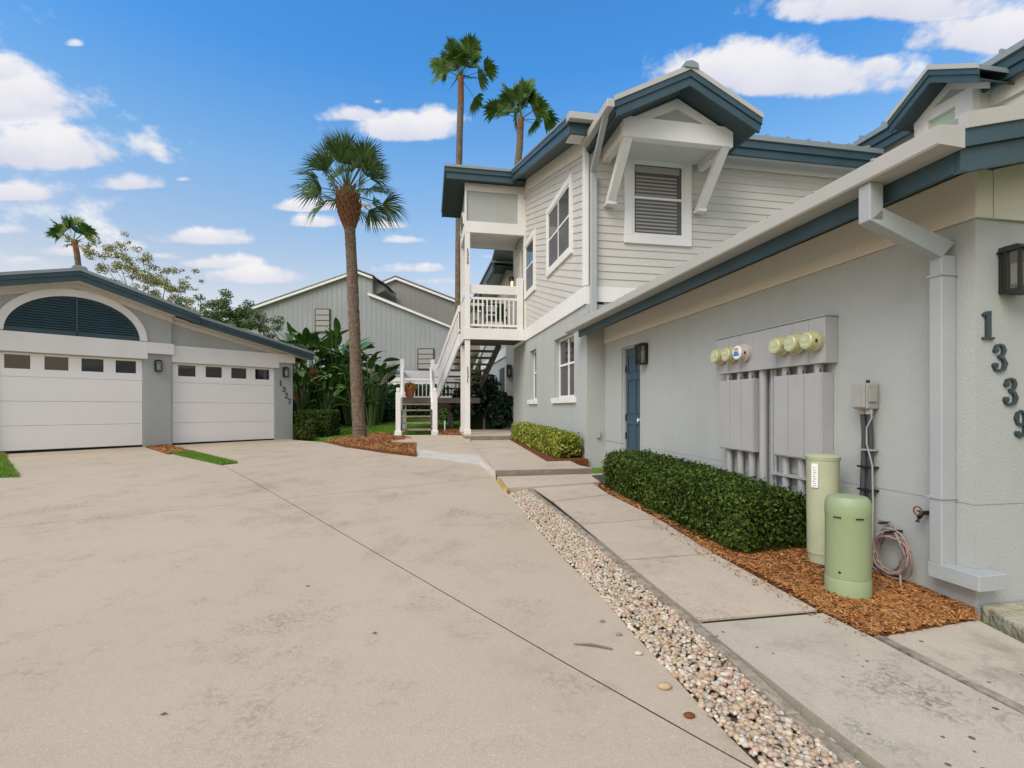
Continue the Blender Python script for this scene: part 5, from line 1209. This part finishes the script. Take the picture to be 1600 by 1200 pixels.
# roofs
def lroof(name, m, s0, s1, n0, n1, t0, t1, fz):
    MB().loft([L.P(s0, n0, fz(s0)-t1), L.P(s1, n0, fz(s1)-t1), L.P(s1, n0, fz(s1)-t0), L.P(s0, n0, fz(s0)-t0)], [L.P(s0, n1, fz(s0)-t1), L.P(s1, n1, fz(s1)-t1), L.P(s1, n1, fz(s1)-t0), L.P(s0, n1, fz(s0)-t0)]).build(name, m, LG)
for s0, s1 in ((-1.3, 1.13), (-5.2, -1.3)):
    lroof('roof', M['metalroof'], s0, s1, -.38, 7, -.01, .05, lz); lroof('roof_edge', M['metalroof'], s0, s1, -.44, -.381, -.015, .055, lz)
    lroof('fascia', M['teal'], s0, s1, -.42, -.38, .057, .15, lz); lroof('fascia', M['teal'], s0, s1, -.40, -.35, .152, .275, lz)
    lroof('soffit', M['stucco_cream'], s0, min(s1, .6), -.35, -.001, .26, .275, lz)
    lroof('frieze', M['warmwhite'], max(s0, -3.2), min(s1, .61), -.03, -.0005, .276, .40, lz)
lroof('roof', M['metalroof'], 1.131, 4.33, -.28, 7, -.01, .05, lz2); lroof('roof_edge', M['metalroof'], 1.0, 4.35, -.34, -.281, -.0, .055, lambda s: lz2(s)-.02)
lroof('fascia', M['teal'], 1.0, 4.33, -.32, -.28, .057, .14, lambda s: lz2(s)-.02); lroof('fascia', M['teal'], .9, 4.30, -.30, -.25, .142, .24, lambda s: lz2(s)-.02)
lroof('soffit', M['stucco_cream'], .6, 4.28, -.25, .099, .22, .235, lambda s: lz2(s)-.02); lroof('frieze', M['warmwhite'], .6, 3.84, .07, .0995, .24, .34, lambda s: lz2(s)-.02)
lroof('fascia', M['teal'], 4.28, 4.33, -.25, 7, .04, .22, lz2)
MB().loft([L.P(-1.3+a, -.42, 4.36+z) for a, z in ((-.16, -.06), (-.12, .04), (0, .07), (.12, .04), (.16, -.06))], [L.P(-1.3+a, 6.8, 4.36+z) for a, z in ((-.16, -.06), (-.12, .04), (0, .07), (.12, .04), (.16, -.06))]).build('ridge_cap', M['metalroof'], LG)
for ch_, s_, z_ in (('1', 3.42, 1.87), ('3', 3.52, 1.68), ('2', 3.60, 1.50), ('7', 3.69, 1.31)): digit(LG, ch_, ml1, s_, z_, .165, .015)
lantern('wall_lantern', 'dark lantern on the column between the two white garage doors', ml0, .285, 2.12, .15, .30, .14)
lantern('wall_lantern', 'dark lantern above the number 1327 on the left garage corner', ml1, 3.60, 2.14, .15, .30, .14)

# ================================================================== far buildings
GB1 = thing('grey_gabled_building', 'long grey gabled building with vertical board siding beyond the palm', 'building', (-8, 34, .6))
def wpoly(pxs, Y): return [P(a, b, Y) for a, b in pxs]
def vboard_wall(parent, pts, Y, m, grooves, gm, spacing):
    q = wpoly(pts, Y); MB().prism(q, (0, .3, 0)).build('wall', m, parent)
    xs_ = [p[0] for p in q]; zz = [p[2] for p in q]; x = min(xs_)+spacing/2
    pl2 = [(p[0], p[2]) for p in q]
    while x < max(xs_):
        # vertical span inside the polygon
        hits = []
        for i in range(len(pl2)):
            a, b = pl2[i], pl2[(i+1) % len(pl2)]
            if (a[0] > x) != (b[0] > x): hits.append(a[1]+(x-a[0])/(b[0]-a[0])*(b[1]-a[1]))
        if len(hits) >= 2: MB().box(WD, x-.03, x+.03, Y-.008, Y-.001, max(.3, min(hits)), max(hits)).build('batten', gm, parent)
        x += spacing
Y1 = 34
main_px = [(300, 660), (300, 522), (380, 491), (560, 428), (582, 437), (582, 462), (716, 518), (716, 660)]
vboard_wall(GB1, main_px, Y1, M['graysiding'], None, M['batten'], .33)
def strip(parent, a, b, Y, w, m, name='roof_trim', d=.5):
    p, q = np.array(P(*a, Y)), np.array(P(*b, Y)); up_ = np.array((0, 0, w)); o = np.array((0, -.25, 0))
    MB().prism([tuple(p+o), tuple(q+o), tuple(q+o+up_), tuple(p+o+up_)], (0, .25+d, 0)).build(name, m, parent)
strip(GB1, (372, 493), (560, 427.5), Y1, .15, M['white']); strip(GB1, (560, 428.5), (583, 437), Y1, .15, M['white']); strip(GB1, (576, 462), (722, 520), Y1, .16, M['white'])
for a, b in (((372, 488), (560, 423)), ((560, 423), (585, 432))): strip(GB1, a, b, Y1, .06, M['metalroof'], 'roof', 8)
strip(GB1, (578, 459), (722, 517), Y1, .05, M['metalroof'], 'roof', 4)
MB().prism(wpoly([(583, 437), (602, 447), (602, 453), (583, 462)], Y1+.4), (0, 2.5, 0)).build('side_wall', M['graysiding2'], GB1)
strip(GB1, (583, 433), (604, 446), Y1+.2, .08, M['brownroof'], 'roof_edge', 3)
for x0_, y0_, x1_, y1_ in ((494, 484, 515, 518), (654, 546, 677, 576)):
    p, q = P(x0_, y1_, Y1), P(x1_, y0_, Y1)
    w = MB().box(WD, p[0]-.06, q[0]+.06, Y1-.09, Y1-.021, p[2]-.06, q[2]+.06).build('window', M['bronze'], GB1)
    MB().box(WD, p[0], q[0], Y1-.10, Y1-.0905, p[2], q[2]).build('pane', M['blind'], w)
    fm = MB()
    for k in (1, 2, 3): zz = p[2]+(q[2]-p[2])*k/4; fm.box(WD, p[0], q[0], Y1-.11, Y1-.1005, zz-.025, zz+.025)
    fm.build('frame', M['bronze'], w)
GB2 = thing('rear_gabled_building', 'darker brownish grey gabled building half hidden behind the long grey one', 'building', (-7, 40, .6))
Y2 = 40
vboard_wall(GB2, [(590, 600), (590, 448), (619, 436), (720, 475), (800, 506), (800, 600)], Y2, M['graysiding2'], None, M['batten2'], .4)
strip(GB2, (594, 448), (619, 437.5), Y2, .17, M['white']); strip(GB2, (619, 437.5), (810, 511), Y2, .17, M['white']); strip(GB2, (594, 443), (619, 432.5), Y2, .07, M['metalroof'], 'roof', 6); strip(GB2, (619, 432.5), (810, 506), Y2, .07, M['metalroof'], 'roof', 6)
for k in range(3):
    a_ = P(739+k*11, 500+k*4, Y2); MB().box(WD, a_[0], a_[0]+.35, Y2-.06, Y2-.021, a_[2]-1.4, a_[2]).build('window', M['glass'], GB2)
HS = thing('low_house', 'low house with a brown roof and white window wall behind the tall hedge', 'house', (-7.5, 31, .6))
Y3 = 30
q = wpoly([(560, 603), (565, 586), (606, 584), (598, 603)], Y3); MB().prism(q, (0, 3, .8)).build('roof', M['brownroof'], HS)
MB().prism(wpoly([(598, 650), (598, 603), (606, 590), (690, 590), (690, 650)], Y3+.2), (0, 2.5, 0)).build('wall', M['white'], HS)
for k in range(5):
    a_, b_ = P(622+k*13, 640, Y3+.2), P(631+k*13, 600, Y3+.2); MB().box(WD, a_[0], b_[0], Y3+.12, Y3+.199, a_[2], b_[2]).build('window', M['glass'], HS)

# ================================================================== planting
leafT = np.array([(-1, 0, 0), (-.2, -.5, .12), (-.2, .5, .12), (.5, -.42, .1), (.5, .42, .1), (1.1, 0, -.05), (-.2, 0, 0), (.5, 0, 0)], float)
leafF = np.array([(0, 1, 6, 6), (0, 6, 2, 2), (1, 3, 7, 6), (6, 7, 4, 2), (3, 5, 7, 7), (7, 5, 4, 4)])
leafF3 = np.array([(0, 1, 6), (0, 6, 2), (1, 3, 7), (1, 7, 6), (6, 7, 4), (6, 4, 2), (3, 5, 7), (7, 5, 4)])
simpT = np.array([(-1, 0, 0), (0, -.5, .12), (1, 0, -.05), (0, .5, .12)], float); simpF = np.array([(0, 1, 2), (0, 2, 3)])
def orient(n, nrm, spread=.6):              # rotations whose local z is near nrm
    z = nrm+rng.normal(size=(n, 3))*spread; z /= np.linalg.norm(z, axis=1)[:, None]
    a = rng.normal(size=(n, 3)); x = np.cross(a, z); x /= np.linalg.norm(x, axis=1)[:, None]; y = np.cross(z, x)
    return np.stack([x, y, z], 2)
def box_hedge(root, fr, a0, a1, b0, b1, z0, z1, n, size, m, rough=.03, core='boxcore', zf=None, rnd=.12, simple=False):
    c = np.array([(a0+a1)/2, (b0+b1)/2, (z0+z1)/2]); h = np.array([(a1-a0)/2, (b1-b0)/2, (z1-z0)/2])
    # sample superellipsoid-like rounded box surface
    d = rng.uniform(-1, 1, size=(n*2, 3)); A = [h[1]*h[2], h[0]*h[2], h[0]*h[1]]; pr_ = np.array([A[0], A[0], A[1], A[1], A[2], A[2]*.25]); pr_ /= pr_.sum()
    fsel = rng.choice(6, size=n*2, p=pr_); 
    for i in range(6): s_ = fsel == i; d[s_, i//2] = 1 if i % 2 == 0 else -1
    pnt = d*h; inner = h-rnd; cl = np.clip(pnt, -inner, inner); nv = pnt-cl; nl = np.linalg.norm(nv, axis=1)[:, None]; nrm = nv/np.maximum(nl, 1e-6)
    lump = np.sin(pnt[:, 0]*7+pnt[:, 1]*3)*np.sin(pnt[:, 1]*6+pnt[:, 2]*8)*.5
    pnt = cl+nrm*(rnd+rough*rng.normal(size=(n*2, 1))*.6+rough*lump[:, None]-abs(rng.normal(size=(n*2, 1)))*rough)
    pnt = pnt[:n]; nrm = nrm[:n]
    w = np.array([fr.P(c[0]+p[0], c[1]+p[1], 0) for p in pnt]); zg = np.array([(zf(x, y) if zf else z0) for x, y in w[:, :2]])
    w[:, 2] = zg+(pnt[:, 2]+h[2])
    e1 = np.array([*fr.e1, 0]); e2 = np.array([*fr.e2, 0]); nw = nrm[:, :1]*e1+nrm[:, 1:2]*e2+nrm[:, 2:]*np.array([0, 0, 1.])
    sz = size*rng.uniform(.6, 1.25, (n, 1))*np.array([[1, 1, 1]])
    T, Ft = (simpT, simpF) if simple else (leafT, leafF3)
    V_, F_ = inst(T, Ft, w, orient(n, nw, .75), sz); o = mesh_obj('foliage', V_, F_, M[m], root)
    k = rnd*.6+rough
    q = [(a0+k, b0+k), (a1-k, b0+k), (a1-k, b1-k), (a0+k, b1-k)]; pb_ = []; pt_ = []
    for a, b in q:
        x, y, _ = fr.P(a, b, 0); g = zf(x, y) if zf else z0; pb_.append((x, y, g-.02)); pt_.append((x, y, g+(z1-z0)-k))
    MB().loft(pb_, pt_).build('shade_core', M[core], root)  # near-black block stands in for the shade deep in the foliage
    return o
t = thing('boxwood_hedge', 'long clipped dark green hedge in mulch below the electric meters', 'hedge', R.P(2.65, 5, .1))
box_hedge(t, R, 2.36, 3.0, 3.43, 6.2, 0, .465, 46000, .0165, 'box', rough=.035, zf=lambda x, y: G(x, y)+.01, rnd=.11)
t = thing('golden_hedge', 'low yellow green hedge along the wall by the ground floor windows', 'hedge', R.P(2.5, 10, .3))
box_hedge(t, R, 2.27, 2.76, 8.22, 12.25, 0, .40, 10000, .030, 'golden', rough=.04, zf=lambda x, y: H2(x, y)+.02, rnd=.13)
# clipped shrubs by the left garage
def bx_px(x0_, x1_, ytop, Y, dep): return P(x0_, ytop, Y), P(x1_, ytop, Y)
for (x0_, x1_, yt, yb, Y, dep, lab, n_) in ((459, 516, 641, 687, 15.6, .95, 'square clipped dark shrub at the corner of the left garage', 7000), (467, 492, 656, 688, 15.0, .4, 'small clipped shrub in front of the square shrub', 2500)):
    a, b = P(x0_, yt, Y), P(x1_, yb, Y); t = thing('clipped_shrub', lab, 'shrub', (a[0], Y, b[2]), 'clipped shrubs by the garage')
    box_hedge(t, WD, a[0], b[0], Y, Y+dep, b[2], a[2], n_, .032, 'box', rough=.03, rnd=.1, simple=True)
t = thing('tall_hedge', 'tall dense dark hedge closing the back of the lawn', 'hedge', (-6, 23, .6))
Yh = 25.5; a, b = P(440, 602, Yh), P(700, 660, Yh)
box_hedge(t, WD, a[0], b[0], Yh, Yh+1.2, .55, a[2], 26000, .07, 'hedge', rough=.06, rnd=.2, simple=True)

def blob_foliage(root, c, r, n, size, m, name='foliage', simple=True, flat=1.0, drop=0):
    d = rng.normal(size=(n, 3)); d /= np.linalg.norm(d, axis=1)[:, None]; rr = rng.random((n, 1))**.4
    p = np.array(c)+d*np.array(r)*rr; V_, F_ = inst(simpT if simple else leafT, simpF if simple else leafF3, p, orient(n, d+np.array([0, 0, .4]), .8), size*rng.uniform(.6, 1.3, (n, 1))*np.ones((1, 3)))
    return V_, F_
def multi(root, blobs, n, size, m, name='foliage', simple=True):
    Vs, Fs_, k = [], [], 0
    tot = sum(b[1][0]*b[1][2] for b in blobs)
    for c, r in blobs:
        V_, F_ = blob_foliage(root, c, r, max(20, int(n*r[0]*r[2]/tot)), size, m, simple=simple); Vs.append(V_); Fs_.append(F_+k); k += len(V_)
    return mesh_obj(name, np.vstack(Vs), np.vstack(Fs_), M[m], root)
# dark shrub under the balcony
t = thing('dark_shrub', 'dark glossy broadleaf shrub under the balcony stairs', 'shrub', R.P(2.1, 15.9, PZ))
bl = []
for k in range(16): 
    bl.append((R.P(random.uniform(1.45, 2.75), random.uniform(15.7, 16.5), PZ+random.uniform(.35, 1.15)), (.42, .4, .38)))
bl.append((R.P(2.15, 16.2, PZ+1.45), (.5, .4, .35)))
multi(t, bl, 7000, .085, 'darkleaf', simple=False)
MB().tube([R.P(2.1, 16.1, PZ-.1), R.P(2.15, 16.1, PZ+1.2)], [.05, .03], 8).build('stem', M['bark'], t)
box('shade_core', M['boxcore'], t, R, 1.5, 2.7, 16.1, 16.5, PZ-.05, PZ+1.0, bevel=.1)  # dark block painted for the shade within the shrub
t = thing('low_garden_shrub', 'light green leafy shrub seen beneath the stair landing', 'shrub', (-2.5, 20, .6))
multi(t, [((-2.6, 20, 1.0), (.45, .4, .5)), ((-2.2, 20.2, .9), (.35, .4, .4)), ((-2.9, 20.1, 1.2), (.3, .3, .3))], 1400, .08, 'green')
box('stem', M['bark'], t, WD, -2.55, -2.5, 20, 20.05, .5, 1.0)
t = thing('climbing_shrub', 'loose green foliage in front of the white end wall', 'shrub', (-1.9, 24, .6))
multi(t, [((-1.75, 24, 3.1), (.35, .3, .8)), ((-1.6, 24, 2.3), (.4, .3, .5))], 900, .10, 'green'); box('stem', M['bark'], t, WD, -1.75, -1.7, 24, 24.05, .5, 2.6)

# ---- fan palms
def fan_leaf(base, dir_, plen, rad, nseg, w, droop, V_, F_, spread=2.5, lift=0, roll=.9):
    """petiole from base along dir_, then a fan of narrow segments"""
    d = np.array(dir_, float); d /= np.linalg.norm(d); up_ = np.array((0, 0, 1.)); s = np.cross(d, up_); s /= (np.linalg.norm(s)+1e-6); n = np.cross(s, d); ro = random.uniform(-roll, roll); s, n = s*math.cos(ro)+n*math.sin(ro), n*math.cos(ro)-s*math.sin(ro)
    hub = np.array(base)+d*plen+np.array((0, 0, -.06*plen))
    def addp(ps):
        k = len(V_); V_.extend([tuple(p) for p in ps]); return k
    k = addp([np.array(base)-s*.02, np.array(base)+s*.02, hub+s*.012, hub-s*.012]); F_.append((k, k+1, k+2)); F_.append((k, k+2, k+3))
    for i in range(nseg):
        a = -spread/2+spread*i/(nseg-1)+random.uniform(-.04, .04); L_ = rad*(.72+.28*math.cos(a*.8))*random.uniform(.88, 1.1)
        v = d*math.cos(a)+s*math.sin(a); fold = n*(.10*abs(math.sin(a)))
        sd2 = np.cross(v, n); sd2 /= np.linalg.norm(sd2)
        mid = hub+v*L_*.55+fold*L_-np.array((0, 0, droop*L_*.12)); tip = hub+v*L_*.93+fold*L_*.6-np.array((0, 0, droop*L_*(.55+random.uniform(-.1, .3))))
        k = addp([hub-sd2*w*.15, hub+sd2*w*.15, mid+sd2*w*.5, mid-sd2*w*.5, tip]); F_.append((k, k+1, k+2)); F_.append((k, k+2, k+3)); F_.append((k+3, k+2, k+4))
def trunk_profile(pts, rs, root, m, name='trunk', rings=60, seg=18, amp=.03):
    pts = [np.array(p, float) for p in pts]; ks = np.linspace(0, len(pts)-1, rings); mb = MB(); P_ = []; R_ = []
    for k in ks:
        i = min(int(k), len(pts)-2); f = k-i; P_.append(pts[i]*(1-f)+pts[i+1]*f); R_.append((rs[i]*(1-f)+rs[i+1]*f)*(1+random.uniform(-amp, amp)))
    mb.tube([tuple(p) for p in P_], R_, seg); return mb.build(name, m, root, smooth=True)
# cabbage palm by the stairs
Yp = 13.7
def pp_(px, py, Y=Yp): return P(px, py, Y)
t = thing('cabbage_palm', 'tall single fan palm standing in the lawn beside the stairs', 'palm tree', P(562, 686, Yp))
trunk_profile([pp_(563, 690), pp_(561, 660), pp_(557, 600), pp_(554, 520), pp_(551, 440), pp_(546, 345)], [.205, .178, .160, .150, .145, .145], t, M['palmtrunk'], rings=120, amp=.035)
boots = MB(); 
for k in range(95):
    f = k/95; c = np.array(pp_(546-3*f, 356-54*f)); a = k*2.4; r = (.16+.14*math.sin(min(1, f*1.25)*math.pi*.7))
    o = np.array((math.cos(a), math.sin(a), 0)); s = np.array((-math.sin(a), math.cos(a), 0)); b = c+o*r*.8
    boots.loft([tuple(b-s*.06), tuple(b+s*.06), tuple(b+s*.06+o*.03), tuple(b-s*.06+o*.03)], [tuple(b+o*.09-s*.025+np.array((0, 0, .2))), tuple(b+o*.09+s*.025+np.array((0, 0, .2))), tuple(b+o*.11+s*.02+np.array((0, 0, .19))), tuple(b+o*.11-s*.02+np.array((0, 0, .19)))])
boots.build('leaf_boots', M['palmdead'], t)
trunk_profile([pp_(546, 358), pp_(545, 330), pp_(543, 306), pp_(542, 294)], [.15, .24, .27, .15], t, M['palmred'], name='boot_core', rings=20)
cr_ = np.array(pp_(542, 297))
for k in range(46):
    az = k*2.399+random.uniform(-.25, .25); f = (k+.5)/46; el = math.radians(84-100*f**.95); d = (math.cos(az)*math.cos(el), math.sin(az)*math.cos(el), math.sin(el))
    V_, F_ = [], []; fan_leaf(cr_+np.array((0, 0, -.1+.1*(1-f))), d, .70+.30*random.random(), .78, 24, .036, .12+.28*f, V_, F_, spread=2.2, roll=1.2); mesh_obj('leaf', V_, np.array(F_), M['palmleaf'], t)
def washingtonia(label, trunk_px, Y, crown_px, rpx, nleaf, lab_m='palmleaf2', wind=0, rw=.2):
    t = thing('fan_palm', label, 'palm tree', P(*trunk_px[0], Y), 'slender fan palms beyond the roofs')
    g0 = P(trunk_px[0][0], 637, Y); pts = [(g0[0], Y, .5)]+[P(a, b, Y) for a, b in trunk_px]
    n = len(pts); half = max(2, n-2)
    trunk_profile(pts[:half+1], [rw*1.25]+[rw]*(half), t, M['palmtrunk'], rings=50); trunk_profile(pts[half:], [rw*.98]*(n-half), t, M['palmred'], rings=25)
    c = np.array(P(*crown_px, Y)); R_ = rpx/F*Y
    for k in range(nleaf):
        az = k*2.399+random.uniform(-.3, .3); f = (k+.5)/nleaf; el = math.radians(88-74*f**1.1-(25 if k % 11 == 10 else 0)); d = np.array((math.cos(az)*math.cos(el)+wind, math.sin(az)*math.cos(el), math.sin(el)))
        V_, F_ = [], []; fan_leaf(c, d, R_*random.uniform(.40, .85), R_*.52, 16, R_*.08, .15+.25*f, V_, F_, spread=2.3, roll=1.5); mesh_obj('leaf', V_, np.array(F_), M[lab_m], t)
washingtonia('tallest slender fan palm rising behind the balcony roof', [(716, 440), (717, 330), (717, 265), (718.5, 200), (720, 160), (720, 120)], 30, (720, 122), 50, 34, rw=.19)
washingtonia('leaning fan palm right of the tallest one behind the raked roof', [(806, 330), (808, 265), (812, 230), (813, 205), (814, 184)], 27, (814, 186), 56, 27, rw=.18)
washingtonia('small windswept fan palm behind the left garage ridge', [(124, 440), (122, 412), (120, 395), (116, 375)], 30, (115, 378), 42, 15, wind=-.30, rw=.15)

# ---- broadleaf trees behind
def tree(name, label, cat, base, tips, leafm, n, size, trunk_r, blobr):
    t = thing(name, label, cat, base); mb = MB(); b = np.array(base)
    fork = b+np.array((0, 0, (min(x[2] for x in tips)-b[2])*.55))
    mb.tube([tuple(b), tuple(fork)], [trunk_r, trunk_r*.7], 10)
    for tp_ in tips:
        tp_ = np.array(tp_); mid = (fork+tp_)/2+rng.normal(size=3)*.25; mb.tube([tuple(fork), tuple(mid), tuple(tp_)], [trunk_r*.55, trunk_r*.3, trunk_r*.1], 6)
    mb.build('trunk', M['bark'], t)
    bl = []
    for tp_ in tips:
        for k in range(9): bl.append((tuple(np.array(tp_)+rng.normal(size=3)*np.array([1.1, .7, .75])*blobr*1.2), tuple(np.array([1, 1, .7])*blobr*random.uniform(.3, .8))))
    multi(t, bl, n, size, leafm, 'crown'); return t
Yt = 24
tree('thin_tree', 'sparse yellow green tree with bare branches behind the garage roof', 'tree', (P(235, 640, Yt)[0], Yt, .4),
     [P(a, b, Yt+random.uniform(-1, 1)) for a, b in ((152, 396), (178, 384), (180, 420), (222, 400), (205, 432), (238, 440), (262, 424), (250, 452), (285, 446), (296, 466), (216, 455), (190, 445), (270, 470), (232, 470))], 'autumn', 9000, .048, .08, .40)
tree('round_tree', 'low bushy green tree just right of the thin tree', 'tree', (P(350, 640, 22)[0], 22, .4),
     [P(a, b, 22+random.uniform(-.8, .8)) for a, b in ((318, 478), (335, 490), (345, 480), (360, 498), (380, 508), (392, 518), (330, 510), (370, 520), (350, 540))], 'green', 12000, .052, .10, .50)

# ---- giant bird-of-paradise clump: each leaf its own object, shared meshes
def paddle_mesh(nm, m):
    V_, F_ = [], []; n = 9
    for i in range(n+1):
        f = i/n; w = .15*math.sin(math.pi*min(1, f*.93+.05))**.7; z = .0-.38*f*f*.9; x = f
        V_ += [(x, -w, z+.28*w), (x, 0, z-.0), (x, w, z+.28*w)]
    for i in range(n):
        a = i*3; F_ += [(a, a+1, a+4, a+3), (a+1, a+2, a+5, a+4)]
    me = bpy.data.meshes.new(nm); me.from_pydata(V_, [], F_); me.materials.append(m); me.polygons.foreach_set('use_smooth', [True]*len(me.polygons)); return me
pmesh = [paddle_mesh('leaf', M['birdleaf']), paddle_mesh('leaf', M['birdleaf2']), paddle_mesh('leaf', M['birddead'])]
from mathutils import Vector, Matrix
def bird(label, px, Y, topy, nleaf, seed, dead=0):
    Y += 2.2; random.seed(seed); base = np.array((P(px, 600, Y)[0], Y, G(-5, Y))); H = P(px, topy, Y)[2]-base[2]
    t = thing('broadleaf_plant', label, 'plant', tuple(base), 'banana like plants beside the garage'); st = MB()
    nleaf = int(nleaf*2.6)
    for k in range(nleaf):
        az = random.uniform(0, 6.283); lean = random.uniform(.08, .6); hh = H*random.uniform(.25, .9); ll = random.uniform(.42, .78)*max(.75, H/2.8)
        tip = base+np.array((math.cos(az)*lean*hh*.6, math.sin(az)*lean*hh*.6, hh)); isd = k < dead*2
        if isd: tip = base+np.array((math.cos(az)*.2, -.35, H*.62))
        st.tube([tuple(base+np.array((math.cos(az)*.1, math.sin(az)*.1, 0))), tuple((base+tip)/2+np.array((0, 0, .1))), tuple(tip)], [.035, .02, .012], 5)
        o = bpy.data.objects.new('leaf', pmesh[2] if isd else pmesh[1 if random.random() < .22 else 0])
        pit = random.uniform(-1.25, -.15) if not isd else 1.2
        Mx = Matrix.Rotation(az, 4, 'Z') @ Matrix.Rotation(pit, 4, 'Y') @ Matrix.Rotation(random.uniform(-.7, .7), 4, 'X') @ Matrix.Diagonal((ll, ll*random.uniform(.9, 1.5), ll, 1))
        setup(o, t, tuple(tip)); loc = o.location.copy(); o.matrix_local = Matrix.Translation(loc) @ Mx
    st.build('stems', M['stem'], t)
for i, (px, Y, ty, nl, lab, dd) in enumerate([(432, 19.5, 517, 20, 'tallest pale edged plant over the garage eave end', 0), (462, 19, 512, 24, 'dense broadleaf plant right of the garage eave', 0), (490, 18.6, 524, 24, 'broadleaf plant with brown dry leaves low down', 3),
      (520, 18.8, 512, 24, 'upright broadleaf plant left of the palm trunk', 0), (545, 18.4, 530, 20, 'broadleaf plant right behind the palm trunk', 0), (580, 17.8, 545, 15, 'open spreading broadleaf plant right of the palm trunk', 0),
      (445, 17.6, 560, 16, 'shorter broadleaf plant behind the clipped shrub', 0), (475, 17.2, 575, 16, 'low broadleaf plant behind the clipped shrub, nearer the lawn', 1), (510, 17.4, 580, 16, 'low broadleaf plant at the edge of the lawn left of the palm', 0), (572, 19.5, 600, 10, 'low drooping broadleaf plant in front of the tall hedge', 0), (534, 19.5, 520, 22, 'tall broadleaf plant close behind the palm trunk, rearmost of the clump', 0), (556, 17.8, 560, 16, 'mid height broadleaf plant just right of the palm trunk', 0), (592, 19.2, 560, 12, 'small broadleaf plant at the right end of the clump', 0)]):
    bird(lab, px, Y, ty, nl, 40+i, dd)
t = thing('understory_shrub', 'dark low shrubbery filling the foot of the broadleaf plants', 'shrub', (-6.5, 21.4, .6))
multi(t, [((x, 21.6+.3*math.sin(x*3), .95+.25*math.sin(x*5)), (.6, .5, .55)) for x in np.arange(-9.6, -5.3, .4)], 9000, .11, 'hedge', simple=False)
box('stem', M['bark'], t, WD, -6.5, -6.45, 21.5, 21.55, .5, 1.0)
random.seed(99)
t = thing('red_leaf_plant', 'small plant with dark red leaves at the left edge by the garage', 'plant', (*gp(-25, 706), .25))
b = np.array((*gp(-18, 706), .25))
mm = MB()
for k in range(12):
    az = k*2.4; d = np.array((math.cos(az), math.sin(az)*.6, .35+.5*random.random())); s = np.array((-math.sin(az), math.cos(az), 0))*.035; c = b+np.array((0, 0, .22))
    q = [c, c+d*.16+s, c+d*.34, c+d*.16-s]; mm.add([tuple(x) for x in q], [(0, 1, 2, 3)])
mm.build('leaves', M['redleaf'], t); MB().tube([tuple(b), tuple(b+np.array((0, 0, .25)))], .012, 6).build('stem', M['stem'], t)
